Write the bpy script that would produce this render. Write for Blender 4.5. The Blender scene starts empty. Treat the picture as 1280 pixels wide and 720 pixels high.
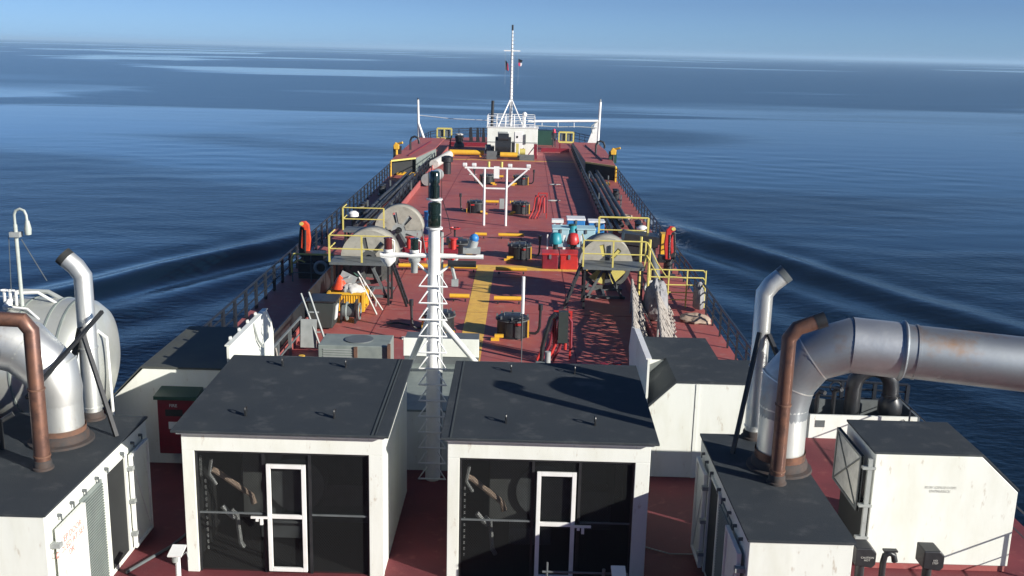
import bpy, math, random
from mathutils import Vector as V, Matrix
R = math.radians
random.seed(7)
scene = bpy.context.scene
COL = scene.collection
H = 9.4
# ------------------------------------------------------------------ camera
f = 1267.0
th, roll, yaw = R(13.2), R(1.4), R(0.5)
Fw = V((-math.sin(yaw)*math.cos(th), math.cos(yaw)*math.cos(th), -math.sin(th)))
R0 = Fw.cross(V((0, 0, 1))).normalized()
U0 = R0.cross(Fw)
Rt = R0*math.cos(roll) + U0*math.sin(roll)
Up = -R0*math.sin(roll) + U0*math.cos(roll)
cd = bpy.data.cameras.new('camera')
cam = bpy.data.objects.new('camera', cd)
COL.objects.link(cam)
cd.lens = f*36/1280
cd.sensor_width = 36
cd.clip_start = 0.1
cd.clip_end = 60000
M = Matrix((Rt, Up, -Fw)).transposed().to_4x4()
M.translation = (0, 0, H)
cam.matrix_world = M
scene.camera = cam

# ------------------------------------------------------------------ materials
def mat(name, col, rough=0.5, metal=0.0, col2=None, scale=1.5, lo=0.4, hi=0.7, bump=0.0, bscale=20, rough2=None,
        stretch=(1, 1, 1), col3=None, scale3=6, lo3=.6, hi3=.7, coat=0, detail=6):
    m = bpy.data.materials.new(name)
    m.use_nodes = True
    nt = m.node_tree
    b = nt.nodes['Principled BSDF']
    b.inputs['Base Color'].default_value = (*col, 1)
    b.inputs['Roughness'].default_value = rough
    b.inputs['Metallic'].default_value = metal
    if coat: b.inputs['Coat Weight'].default_value = coat
    tc = nt.nodes.new('ShaderNodeTexCoord')
    mp = nt.nodes.new('ShaderNodeMapping')
    mp.inputs['Scale'].default_value = stretch
    nt.links.new(tc.outputs['Object'], mp.inputs['Vector'])
    def noise(s, d=detail):
        n = nt.nodes.new('ShaderNodeTexNoise')
        n.inputs['Scale'].default_value = s
        n.inputs['Detail'].default_value = d
        n.inputs['Roughness'].default_value = .62
        nt.links.new(mp.outputs['Vector'], n.inputs['Vector'])
        return n.outputs['Fac']
    def rng(v, a, b_):
        r = nt.nodes.new('ShaderNodeMapRange')
        r.inputs['From Min'].default_value = a
        r.inputs['From Max'].default_value = b_
        nt.links.new(v, r.inputs['Value'])
        return r.outputs['Result']
    def mix(fac, a, c):
        x = nt.nodes.new('ShaderNodeMix')
        x.data_type = 'RGBA'
        nt.links.new(fac, x.inputs[0])
        if isinstance(a, tuple): x.inputs[6].default_value = (*a, 1)
        else: nt.links.new(a, x.inputs[6])
        x.inputs[7].default_value = (*c, 1)
        return x.outputs[2]
    cur = None
    if col2 is None:
        col2 = tuple(c*.78 for c in col)
    fac = rng(noise(scale), lo, hi)
    cur = mix(fac, col, col2)
    if rough2 is not None:
        r = nt.nodes.new('ShaderNodeMapRange')
        r.inputs['To Min'].default_value = rough
        r.inputs['To Max'].default_value = rough2
        nt.links.new(fac, r.inputs['Value'])
        nt.links.new(r.outputs['Result'], b.inputs['Roughness'])
    if col3 is not None:
        cur = mix(rng(noise(scale3), lo3, hi3), cur, col3)
    nt.links.new(cur, b.inputs['Base Color'])
    if bump:
        bp = nt.nodes.new('ShaderNodeBump')
        bp.inputs['Strength'].default_value = bump
        bp.inputs['Distance'].default_value = .03
        nt.links.new(noise(bscale, 3), bp.inputs['Height'])
        nt.links.new(bp.outputs['Normal'], b.inputs['Normal'])
    return m

MT = {}
MT['white'] = mat('white_paint', (.76, .78, .72), .45, col2=(.66, .67, .58), scale=2, lo=.45, hi=.8, stretch=(1, 1, .35),
                  col3=(.42, .34, .25), scale3=9, lo3=.62, hi3=.78, bump=.25, bscale=2)
MT['white2'] = mat('white_paint_gloss', (.8, .8, .78), .35, col2=(.7, .7, .66), scale=3)
MT['roof'] = mat('dark_nonskid_roof', (.019, .026, .033), .8, col2=(.03, .037, .042), scale=1.1, lo=.35, hi=.7, col3=(.06, .066, .07),
                 scale3=2.2, lo3=.55, hi3=.72, bump=.35, bscale=60)
MT['roof_worn'] = mat('worn_grey_roof', (.075, .08, .066), .75, col2=(.05, .056, .055), scale=.9, lo=.35, hi=.7, bump=.3, bscale=50)
MT['roof_edge'] = mat('roof_edge_strip', (.05, .06, .06), .6)
MT['red'] = mat('red_deck_paint', (.385, .096, .08), .6, col2=(.31, .083, .08), scale=.45, lo=.38, hi=.62, col3=(.36, .17, .15), scale3=2.2,
                lo3=.54, hi3=.74, bump=.25, bscale=30)
MT['maroon'] = mat('maroon_deck_paint', (.165, .028, .034), .75, col2=(.12, .022, .028), scale=.8, lo=.35, hi=.65, col3=(.24, .07, .06), scale3=3, lo3=.58, hi3=.75, bump=.25, bscale=30)
MT['red_obj'] = mat('red_paint', (.5, .03, .025), .4, col2=(.38, .03, .03), scale=4)
MT['darkred'] = mat('dark_red_paint', (.2, .012, .025), .45, col2=(.15, .012, .02), scale=4)
MT['orange'] = mat('orange_red_paint', (.72, .075, .02), .4, col2=(.5, .06, .03), scale=5)
MT['yellow'] = mat('yellow_paint', (.72, .42, .03), .45, col2=(.6, .33, .04), scale=3)
MT['paleyellow'] = mat('pale_yellow_paint', (.60, .52, .14), .5, col2=(.5, .42, .12), scale=6)
MT['walk'] = mat('worn_yellow_marking', (.78, .48, .09), .6, col2=(.6, .34, .08), scale=2.5, lo=.4, hi=.7, col3=(.33, .12, .08), scale3=5, lo3=.62, hi3=.75)
MT['black'] = mat('black_paint', (.016, .018, .02), .4, col2=(.03, .03, .032), scale=5)
MT['collar'] = mat('sooty_collar', (.035, .034, .034), .8, col2=(.07, .045, .035), scale=4)
MT['rubber'] = mat('black_rubber', (.03, .033, .038), .55, col2=(.055, .06, .065), scale=6)
MT['navyrail'] = mat('black_rail_paint', (.018, .022, .03), .4)
MT['grey'] = mat('grey_paint', (.33, .35, .34), .5, col2=(.25, .27, .26), scale=2.5, col3=(.2, .12, .08), scale3=6, lo3=.68, hi3=.8)
MT['canvasgrey'] = mat('grey_weather_shield', (.36, .345, .29), .8, col2=(.25, .24, .2), scale=2.5, col3=(.17, .12, .09), scale3=5, lo3=.62, hi3=.76, bump=.3, bscale=4)
MT['darkgrey'] = mat('dark_reel_steel', (.07, .075, .075), .6, col2=(.1, .1, .09), scale=3)
MT['dgrey'] = mat('dark_grey_steel', (.12, .135, .14), .5, col2=(.09, .1, .1), scale=4)
MT['ggrey'] = mat('green_grey_paint', (.22, .255, .235), .55, col2=(.17, .2, .19), scale=3)
MT['silver'] = mat('aluminium_cladding', (.74, .75, .72), .44, .85, col2=(.6, .61, .58), scale=1.5, rough2=.58, col3=(.45, .36, .27), scale3=2.5, lo3=.6, hi3=.8,
                   stretch=(1, 1, .5), bump=.1, bscale=4)
MT['silver2'] = mat('dull_aluminium_duct', (.42, .45, .47), .52, 1.0, col2=(.34, .37, .39), scale=2, rough2=.6, col3=(.42, .28, .19), scale3=1.3, lo3=.55, hi3=.75, bump=.1, bscale=3)
MT['silver3'] = mat('lighter_duct_cladding', (.56, .58, .59), .5, .95, col2=(.46, .48, .5), scale=2, rough2=.6, bump=.15, bscale=3)
MT['tank'] = mat('pale_silver_tank_paint', (.6, .62, .59), .36, .55, col2=(.5, .51, .44), scale=1.4, rough2=.5)
MT['rust'] = mat('rusty_brown_pipe', (.17, .095, .075), .4, .55, col2=(.24, .115, .07), scale=3, col3=(.07, .045, .04), scale3=5, lo3=.5, hi3=.75, rough2=.6)
MT['rustm'] = mat('rusty_metal', (.16, .08, .05), .75, 0, col2=(.09, .055, .04), scale=6)
MT['blue'] = mat('blue_paint', (.03, .2, .5), .45)
MT['ltblue'] = mat('pale_blue_plastic', (.36, .56, .62), .5)
MT['teal'] = mat('teal_plastic', (.02, .25, .3), .45)
MT['green'] = mat('dark_green_paint', (.02, .07, .05), .45)
MT['bin'] = mat('dark_bin_plastic', (.035, .045, .042), .5)
MT['net'] = mat('weathered_rope', (.36, .33, .29), .85, col2=(.22, .2, .18), scale=12, bump=.5, bscale=30)
MT['tarp'] = mat('blue_grey_tarp', (.27, .27, .27), .8, col2=(.17, .17, .18), scale=4, bump=.6, bscale=5)
MT['cloth'] = mat('pale_canvas', (.55, .54, .5), .8, col2=(.4, .39, .36), scale=5, bump=.6, bscale=5)
MT['tan'] = mat('tan_pipe_wrap', (.42, .32, .24), .7)
MT['dkcab'] = mat('grey_cabinet', (.12, .13, .125), .6)
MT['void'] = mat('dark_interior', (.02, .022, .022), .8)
MT['dullpole'] = mat('dull_grey_green_paint', (.42, .46, .42), .5, col2=(.33, .36, .33), scale=4)
MT['skin'] = mat('skin', (.5, .3, .22), .6)
MT['pink'] = mat('pink_red_cloth', (.65, .05, .12), .8)
MT['darkcloth'] = mat('dark_work_clothes', (.035, .035, .045), .85)
MT['lens'] = mat('dark_green_lens', (.01, .02, .016), .12, coat=.5)
MT['glassred'] = mat('red_lens', (.12, .025, .025), .2)
MT['stencilred'] = mat('faded_red_stencil', (.62, .2, .16), .6)
MT['stencilgrey'] = mat('faded_grey_stencil', (.5, .5, .46), .6)
MT['letterwhite'] = mat('white_lettering', (.7, .72, .7), .6)

def mesh_screen():
    m = bpy.data.materials.new('expanded_metal_screen')
    m.use_nodes = True
    nt = m.node_tree
    b = nt.nodes['Principled BSDF']
    b.inputs['Base Color'].default_value = (.02, .022, .022, 1)
    b.inputs['Roughness'].default_value = .5
    b.inputs['Metallic'].default_value = .3
    tc = nt.nodes.new('ShaderNodeTexCoord')
    sep = nt.nodes.new('ShaderNodeSeparateXYZ')
    nt.links.new(tc.outputs['Object'], sep.inputs[0])
    def mth(op, a, c=None):
        n = nt.nodes.new('ShaderNodeMath')
        n.operation = op
        for i, v in enumerate((a, c)):
            if v is None: continue
            if isinstance(v, (int, float)): n.inputs[i].default_value = v
            else: nt.links.new(v, n.inputs[i])
        return n.outputs[0]
    hx = mth('ADD', sep.outputs['X'], sep.outputs['Y'])
    out = []
    for s in (1, -1):
        w = mth('ADD', mth('MULTIPLY', hx, 22.0), mth('MULTIPLY', sep.outputs['Z'], 34.0*s))
        fr = mth('FRACT', w)
        out.append(mth('LESS_THAN', mth('ABSOLUTE', mth('SUBTRACT', fr, .5)), .15))
    fac = mth('MAXIMUM', out[0], out[1])
    tr = nt.nodes.new('ShaderNodeBsdfTransparent')
    mx = nt.nodes.new('ShaderNodeMixShader')
    nt.links.new(fac, mx.inputs[0])
    nt.links.new(tr.outputs[0], mx.inputs[1])
    nt.links.new(b.outputs[0], mx.inputs[2])
    nt.links.new(mx.outputs[0], nt.nodes['Material Output'].inputs['Surface'])
    return m
MT['screen'] = mesh_screen()

# ------------------------------------------------------------------ mesh building
class MB:
    def __init__(s):
        s.v = []; s.f = []; s.sm = []
    def add(s, vs, fs, smooth=False):
        o = len(s.v)
        s.v += [V(p) for p in vs]
        for q in fs:
            s.f.append([i+o for i in q]); s.sm.append(smooth)
        return s
    def box(s, x0, x1, y0, y1, z0, z1, rz=0, tilt=None):
        c = V(((x0+x1)/2, (y0+y1)/2, (z0+z1)/2))
        vs = [V((x, y, z)) for z in (z0, z1) for y in (y0, y1) for x in (x0, x1)]
        if rz or tilt:
            m = Matrix.Rotation(rz, 3, 'Z')
            if tilt: m = m @ Matrix.Rotation(tilt[0], 3, tilt[1])
            vs = [m @ (p-c) + c for p in vs]
        return s.add(vs, [(0, 2, 3, 1), (4, 5, 7, 6), (0, 1, 5, 4), (2, 6, 7, 3), (0, 4, 6, 2), (1, 3, 7, 5)])
    def bar(s, p, q, w=.05, h=None, up=(0, 0, 1)):
        p, q = V(p), V(q); h = h or w
        d = (q-p).normalized(); u = V(up)
        if abs(d.dot(u)) > .95: u = V((1, 0, 0))
        a = d.cross(u).normalized(); b = a.cross(d)
        vs = [c + a*(i*w/2) + b*(j*h/2) for c in (p, q) for i, j in ((-1, -1), (1, -1), (1, 1), (-1, 1))]
        return s.add(vs, [(3, 2, 1, 0), (4, 5, 6, 7), (0, 1, 5, 4), (1, 2, 6, 5), (2, 3, 7, 6), (3, 0, 4, 7)])
    def tube(s, pts, r, n=8, caps=True, radii=None):
        pts = [V(p) for p in pts]
        k = len(pts)
        dirs = []
        for i in range(k):
            a = pts[i]-pts[i-1] if i else pts[1]-pts[0]
            b = pts[i+1]-pts[i] if i < k-1 else pts[-1]-pts[-2]
            dirs.append((a.normalized()+b.normalized()).normalized())
        d = dirs[0]
        u = d.orthogonal().normalized()
        vs = []
        for i in range(k):
            d2 = dirs[i]
            u = (u - d2*u.dot(d2)).normalized()
            w = d2.cross(u)
            rr = radii[i] if radii else r
            if 0 < i < k-1:
                a = (pts[i]-pts[i-1]).normalized()
                c = max(.5, a.dot(d2))
            else: c = 1
            for j in range(n):
                t = 2*math.pi*j/n
                vs.append(pts[i] + (u*math.cos(t) + w*math.sin(t))*rr)
        fs = []
        for i in range(k-1):
            for j in range(n):
                j2 = (j+1) % n
                fs.append((i*n+j, i*n+j2, (i+1)*n+j2, (i+1)*n+j))
        s.add(vs, fs, True)
        if caps:
            o = len(s.v)-len(vs)
            s.f.append([o+j for j in range(n)][::-1]); s.sm.append(False)
            s.f.append([o+(k-1)*n+j for j in range(n)]); s.sm.append(False)
        return s
    def cyl(s, p, q, r, r2=None, n=16, caps=True):
        return s.tube([p, q], r, n, caps, [r, r if r2 is None else r2])
    def lathe(s, c, prof, n=16, axis='Z', caps=False):
        c = V(c); vs = []
        for (r, h) in prof:
            for j in range(n):
                t = 2*math.pi*j/n
                a, b = r*math.cos(t), r*math.sin(t)
                vs.append(c + (V((a, b, h)) if axis == 'Z' else V((a, h, b)) if axis == 'Y' else V((h, a, b))))
        fs = [(i*n+j, i*n+(j+1) % n, (i+1)*n+(j+1) % n, (i+1)*n+j) for i in range(len(prof)-1) for j in range(n)]
        return s.add(vs, fs, True)
    def sphere(s, c, r, n=10, sq=(1, 1, 1)):
        c = V(c); vs = []; k = n//2
        for i in range(k+1):
            a = math.pi*i/k
            for j in range(n):
                t = 2*math.pi*j/n
                vs.append(c + V((r*sq[0]*math.sin(a)*math.cos(t), r*sq[1]*math.sin(a)*math.sin(t), r*sq[2]*math.cos(a))))
        fs = [(i*n+j, (i+1)*n+j, (i+1)*n+(j+1) % n, i*n+(j+1) % n) for i in range(k) for j in range(n)]
        return s.add(vs, fs, True)
    def ring(s, c, Rr, r, axis='Y', n=20, m=6, arc=(0, 360)):
        c = V(c); pts = []
        full = arc[1]-arc[0] >= 360
        for i in range(n+1):
            t = R(arc[0]+(arc[1]-arc[0])*i/n)
            a, b = Rr*math.cos(t), Rr*math.sin(t)
            pts.append(c + (V((a, b, 0)) if axis == 'Z' else V((a, 0, b)) if axis == 'Y' else V((0, a, b))))
        return s.tube(pts, r, m, not full)
    def prism(s, poly, axis, a0, a1):
        # poly: 2D points; axis Z: (x,y) ; axis Y: (x,z) ; axis X: (y,z)
        def P(p, a): return (p[0], p[1], a) if axis == 'Z' else (p[0], a, p[1]) if axis == 'Y' else (a, p[0], p[1])
        n = len(poly)
        vs = [P(p, a0) for p in poly] + [P(p, a1) for p in poly]
        fs = [list(range(n))[::-1], list(range(n, 2*n))] + [(i, (i+1) % n, n+(i+1) % n, n+i) for i in range(n)]
        return s.add(vs, fs)
    def build(s, name, m, parent=None, loc=None, bevel=0, subd=0):
        org = V(loc) if loc is not None else (V(parent['_o']) if parent is not None else V((0, 0, 0)))
        me = bpy.data.meshes.new(name)
        me.from_pydata([p-org for p in s.v], [], s.f)
        me.polygons.foreach_set('use_smooth', s.sm)
        me.materials.append(MT[m] if isinstance(m, str) else m)
        me.update()
        import bmesh
        bm = bmesh.new(); bm.from_mesh(me)
        bmesh.ops.recalc_face_normals(bm, faces=bm.faces)
        bm.to_mesh(me); bm.free()
        if any(s.sm) and name != 'hood': me.set_sharp_from_angle(angle=R(42))
        o = bpy.data.objects.new(name, me)
        COL.objects.link(o)
        if parent is not None:
            o.parent = parent; o['_o'] = list(org)
        else:
            o.location = org; o['_o'] = list(org)
        if bevel:
            b = o.modifiers.new('bevel', 'BEVEL'); b.width = bevel; b.segments = 2; b.limit_method = 'ANGLE'; b.angle_limit = R(40)
        if subd:
            b = o.modifiers.new('sub', 'SUBSURF'); b.levels = subd; b.render_levels = subd
        return o

def tag(o, label, cat, group=None):
    o['label'] = label; o['category'] = cat
    if group: o['group'] = group
    return o
def thing(name, label, cat, loc, group=None):
    o = bpy.data.objects.new(name, None)
    o.empty_display_size = .3
    COL.objects.link(o); o.location = loc; o['_o'] = list(loc)
    return tag(o, label, cat, group)
def struct(o):
    o['kind'] = 'structure'; return o
def dup(root, loc, label, mirror=False, rz=0, sc=1):
    def cp(o, par):
        c = o.copy(); COL.objects.link(c)
        if par is not None:
            c.parent = par
        for ch in list(o.children): cp(ch, c)
        return c
    r = cp(root, None)
    r.location = loc; r['label'] = label
    r.scale = (-sc if mirror else sc, sc, sc)
    r.rotation_euler[2] = rz
    return r
def text(body, m, parent, loc, rot, size, name='lettering', sx=1):
    cu = bpy.data.curves.new(name, 'FONT')
    cu.body = body; cu.size = size; cu.extrude = .001; cu.align_x = 'CENTER'; cu.resolution_u = 2
    tmp = bpy.data.objects.new(name, cu)
    COL.objects.link(tmp)
    bpy.context.view_layer.update()
    me = bpy.data.meshes.new_from_object(tmp.evaluated_get(bpy.context.evaluated_depsgraph_get()))
    bpy.data.objects.remove(tmp)
    me.name = name; me.materials.clear(); me.materials.append(MT[m])
    o = bpy.data.objects.new(name, me)
    COL.objects.link(o)
    o.parent = parent
    o.location = V(loc)-V(parent['_o']); o.rotation_euler = rot; o.scale = (sx, 1, 1)
    o['_o'] = list(loc)
    return o

from mathutils import noise as NZ
def lump(c, sz, seed=0, n=40, amp=.28, fr=2.2, ridg=.5):
    vs, fs = [], []
    k = n//2
    for i in range(k+1):
        a = math.pi*i/k
        for j in range(n):
            t = 2*math.pi*j/n
            d = V((math.sin(a)*math.cos(t), math.sin(a)*math.sin(t), math.cos(a)))
            q = V((d.x*fr, d.y*fr, d.z*fr*.45)) + V((seed*7.3, seed*3.1, seed))
            rr = 1 + amp*NZ.noise(q) + amp*ridg*(1-abs(NZ.noise(q*2.3))*2.2)*.5 + amp*.3*NZ.noise(q*5)
            p = V((d.x*sz[0], d.y*sz[1], d.z*sz[2]))*rr
            p.z = max(p.z, -sz[2]*.55)
            vs.append(V(c)+p)
    fs = [(i*n+j, (i+1)*n+j, (i+1)*n+(j+1) % n, i*n+(j+1) % n) for i in range(k) for j in range(n)]
    return MB().add(vs, fs, True)
# ------------------------------------------------------------------ sea and sky
SEA = -4.0
def grade(a, b, step, far, g=1.13):
    xs = []; x = a
    while x < b: xs.append(x); x += step
    xs.append(b)
    lo = []; x = a; d = step
    while x > -far: d *= g; x -= d; lo.append(max(x, -far))
    hi = []; x = b; d = step
    while x < far: d *= g; x += d; hi.append(min(x, far))
    return lo[::-1] + xs + hi
import numpy as np
gx = np.array(grade(-46, 44, .45, 24000)); gy = np.array(grade(8, 135, .45, 24000))
XX, YY = np.meshgrid(gx, gy)
ZZ = np.full_like(XX, SEA)
def wake(px, py, dx, dy, side):
    """Kelvin wake ridges left by the bow, running back along one side of the hull"""
    L = math.hypot(dx, dy); tx, ty = dx/L, dy/L
    nx, ny = (-ty, tx) if side > 0 else (ty, -tx)
    if nx*side < 0: nx, ny = -nx, -ny
    s = (XX-px)*tx + (YY-py)*ty
    u = (XX-px)*nx + (YY-py)*ny + .35*np.sin(s*.11) + .12*np.sin(s*.31+1)
    start = 1/(1+np.exp(-(s+14)/3.0)); end = np.exp(-(np.maximum(s, 0)/75)**2)
    h = 0
    for (c, w, A) in ((0, 1.5, .62), (-2.7, 1.3, -.38), (-5.4, 1.4, .36), (-8.2, 1.4, -.16), (-11, 1.6, .16), (-14, 1.7, -.06), (-17, 1.8, .08), (2.8, 1.5, -.18)):
        e = 1/(1+np.exp(-(s+14-abs(c)*1.3)/4.0))
        mod = .75+.25*np.sin(s*.17+c*2)
        h = h + A*np.exp(-((u-c)/w)**2)*e*mod
    return .68*h*start*end
ZZ += wake(12.9, 77, 12.6, -27, 1) + wake(-15.6, 71.5, -10.5, -20, -1)
rs = np.random.RandomState(3)
near = np.exp(-(np.hypot(XX, YY-60)/160)**2)
for k in range(22):
    a = rs.uniform(-.9, .9) + math.pi/2; lam = rs.uniform(2.2, 9); ph = rs.uniform(0, 6.3)
    ZZ += near*.0007*lam*np.sin(2*math.pi/lam*(XX*math.cos(a)+YY*math.sin(a))+ph)*(.6+.4*np.sin(XX*.04+k)*np.sin(YY*.05+2*k))
ny_, nx_ = XX.shape
idx = np.arange(nx_*ny_).reshape(ny_, nx_)
faces = np.stack([idx[:-1, :-1], idx[:-1, 1:], idx[1:, 1:], idx[1:, :-1]], -1).reshape(-1, 4)
me = bpy.data.meshes.new('sea')
me.vertices.add(nx_*ny_); me.vertices.foreach_set('co', np.stack([XX, YY, ZZ], -1).astype('f').ravel())
nf = len(faces)
me.loops.add(nf*4); me.loops.foreach_set('vertex_index', faces.astype('i').ravel())
me.polygons.add(nf); me.polygons.foreach_set('loop_start', np.arange(0, nf*4, 4, dtype='i'))
me.polygons.foreach_set('use_smooth', np.ones(nf, dtype=bool))
me.update(calc_edges=True)
sea = bpy.data.objects.new('sea', me); COL.objects.link(sea); struct(sea)

m = bpy.data.materials.new('sea_water'); m.use_nodes = True
nt = m.node_tree; b = nt.nodes['Principled BSDF']
b.inputs['IOR'].default_value = 1.33
b.inputs['Base Color'].default_value = (.0015, .007, .014, 1)
geo = nt.nodes.new('ShaderNodeNewGeometry')
def nz(scale, sx, sy, d=4, dist=0):
    mp = nt.nodes.new('ShaderNodeMapping'); mp.inputs['Scale'].default_value = (sx, sy, 1)
    nt.links.new(geo.outputs['Position'], mp.inputs['Vector'])
    n = nt.nodes.new('ShaderNodeTexNoise'); n.inputs['Scale'].default_value = scale; n.inputs['Detail'].default_value = d
    n.inputs['Distortion'].default_value = dist
    nt.links.new(mp.outputs['Vector'], n.inputs['Vector'])
    return n.outputs['Fac']
def mr(v, a, c, t0=0, t1=1):
    r = nt.nodes.new('ShaderNodeMapRange'); r.interpolation_type = 'SMOOTHSTEP'
    for k, x in zip(('From Min', 'From Max', 'To Min', 'To Max'), (a, c, t0, t1)): r.inputs[k].default_value = x
    nt.links.new(v, r.inputs['Value']); return r.outputs['Result']
def mm(op, a, c):
    n = nt.nodes.new('ShaderNodeMath'); n.operation = op
    for i, v in enumerate((a, c)):
        if isinstance(v, (int, float)): n.inputs[i].default_value = v
        else: nt.links.new(v, n.inputs[i])
    return n.outputs[0]
sepn = nt.nodes.new('ShaderNodeSeparateXYZ'); nt.links.new(geo.outputs['Position'], sepn.inputs[0])
# cat's paws: breeze-ruffled areas against slick ones
slick = mr(mm('ADD', nz(.009, .55, 1.2, 4, .8), mr(sepn.outputs['X'], 12, 60, 0, .09)), .47, .58)
slick_far = mr(nz(.0021, .7, 1.0, 6, 1.2), .54, .60)
isfar = mr(mm('ADD', sepn.outputs['Y'], mm('MULTIPLY', mm('SUBTRACT', nz(.004, .6, 1, 4, .5), .5), 900)), 140, 420)
sl = mm('ADD', mm('MULTIPLY', slick, mm('SUBTRACT', 1.0, isfar)), mm('MULTIPLY', slick_far, isfar))
ruff = mm('SUBTRACT', 1.0, mm('MULTIPLY', sl, .88))
hgt = mm('ADD', mm('MULTIPLY', nz(.42, .8, 1.15, 4, .5), .30), mm('MULTIPLY', nz(2.2, .8, 1.2, 3), .19))
hgt = mm('ADD', hgt, mm('MULTIPLY', nz(.09, .6, 1.4, 3), 1.3))
bp = nt.nodes.new('ShaderNodeBump'); bp.inputs['Distance'].default_value = .55
nt.links.new(mm('MULTIPLY', ruff, mr(sepn.outputs['Y'], 20, 120, .42, .24)), bp.inputs['Strength'])
nt.links.new(hgt, bp.inputs['Height']); nt.links.new(bp.outputs['Normal'], b.inputs['Normal'])
nt.links.new(mr(sl, 0, 1, .22, .06), b.inputs['Roughness'])
# broken water where the bow wave leaves the hull
fo = nt.nodes.new('ShaderNodeMix'); fo.data_type = 'RGBA'
fo.inputs[6].default_value = b.inputs['Base Color'].default_value; fo.inputs[7].default_value = (.6, .66, .7, 1)
def band_(v, c, w):
    return mr(mm('ABSOLUTE', mm('SUBTRACT', v, c), 0), w, 0)
fm = mm('MULTIPLY', band_(sepn.outputs['Y'], 78, 9), band_(mm('ABSOLUTE', mm('ADD', sepn.outputs['X'], 1.4), 0), 11.3, 3.2))
fm = mm('MULTIPLY', fm, mr(nz(1.3, 1, .6, 6, .8), .50, .62))
nt.links.new(fm, fo.inputs[0]); nt.links.new(fo.outputs[2], b.inputs['Base Color'])
me.materials.append(m)

world = bpy.data.worlds.new('World'); scene.world = world; world.use_nodes = True
wn = world.node_tree
bg = wn.nodes['Background']
sky = wn.nodes.new('ShaderNodeTexSky'); sky.sky_type = 'NISHITA'; sky.sun_disc = False
SUN_EL, SUN_AZ = 21, 121      # azimuth clockwise from +Y (the ship's heading)
sky.sun_elevation = R(SUN_EL); sky.sun_rotation = R(SUN_AZ)
sky.air_density = 1.0; sky.dust_density = .3; sky.ozone_density = 2.0
tint = wn.nodes.new('ShaderNodeMix'); tint.data_type = 'RGBA'; tint.blend_type = 'MULTIPLY'
tint.inputs[0].default_value = 1
wn.links.new(sky.outputs[0], tint.inputs[6])
tcw = wn.nodes.new('ShaderNodeTexCoord'); spw = wn.nodes.new('ShaderNodeSeparateXYZ')
wn.links.new(tcw.outputs['Generated'], spw.inputs[0])
rp = wn.nodes.new('ShaderNodeValToRGB')
wn.links.new(spw.outputs['Z'], rp.inputs[0])
rp.color_ramp.elements[0].position = 0.0; rp.color_ramp.elements[0].color = (.42, .80, 1.85, 1)
rp.color_ramp.elements[1].position = .38; rp.color_ramp.elements[1].color = (.26, .38, .60, 1)
for ps, cc in ((.045, (.36, .58, 1.22, 1)), (.14, (.36, .57, .93, 1))):
    e_ = rp.color_ramp.elements.new(ps); e_.color = cc
wn.links.new(rp.outputs[0], tint.inputs[7])
wn.links.new(tint.outputs[2], bg.inputs[0])
bg.inputs[1].default_value = .071
ld = bpy.data.lights.new('sun', 'SUN'); ld.energy = 5.0; ld.angle = R(.53); ld.color = (1, .955, .88)
lo = bpy.data.objects.new('sun', ld); COL.objects.link(lo)
sd = V((math.sin(R(SUN_AZ))*math.cos(R(SUN_EL)), math.cos(R(SUN_AZ))*math.cos(R(SUN_EL)), math.sin(R(SUN_EL))))
lo.rotation_euler = sd.to_track_quat('Z', 'Y').to_euler()
lo.location = (30, -20, 40)
scene.view_settings.view_transform = 'Standard'; scene.view_settings.look = 'None'
scene.view_settings.exposure = 0.6; scene.view_settings.gamma = 1

# haze
mb = MB().box(-24500, 24500, -24500, 24500, -6.5, 22)
hz = mb.build('haze', 'white'); hz['kind'] = 'stuff'; hz['label'] = 'thin blue sea haze toward the horizon'
m = bpy.data.materials.new('haze_air'); m.use_nodes = True
n = m.node_tree; n.nodes.remove(n.nodes['Principled BSDF'])
pv = n.nodes.new('ShaderNodeVolumePrincipled'); pv.inputs['Density'].default_value = .00021
pv.inputs['Color'].default_value = (.5, .75, 1, 1)
n.links.new(pv.outputs[0], n.nodes['Material Output'].inputs['Volume'])
hz.data.materials.clear(); hz.data.materials.append(m)

# ------------------------------------------------------------------ hull and deck
CX = -1.4
bow = [(7.15, 100), (6.9, 105.5), (5.4, 109.5), (2.6, 112), (-1.4, 113), (-5.4, 112.3), (-8.3, 110), (-9.9, 106), (-10.3, 100)]
outline = [(10.6, -8), (10.6, 25.9), (6.95, 26.3), (7.05, 55)] + bow + [(-10.05, 70), (-9.85, 45), (-9.7, 22.9), (-13, 22.7), (-13, -8)]
aft = [(10.6, -8), (10.6, 25.9), (-9.7, 25.9), (-9.7, 22.9), (-13, 22.7), (-13, -8)]
fore = [(6.95, 25.904), (7.05, 55)] + bow + [(-10.05, 70), (-9.85, 45), (-9.7, 25.904)]
struct(MB().prism(fore, 'Z', -.02, 0).build('deck', 'red'))
struct(MB().prism(aft, 'Z', -.02, 0).build('aft_deck', 'maroon'))
hull = MB().prism([(CX+(x-CX)*.999, y) for x, y in outline], 'Z', -5.5, -.024).build('hull_side', 'black'); struct(hull)
struct(MB().box(-1.95, -1.2, 30, 43.5, .002, .006).build('walkway_marking', 'walk'))
struct(MB().box(-5.3, 3.6, 43.5, 44.45, .004, .009).build('walkway_crossing_marking', 'walk'))
struct(MB().box(-6.5, 4.4, 88.6, 89.0, .002, .006).build('forward_deck_marking', 'walk'))
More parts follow.
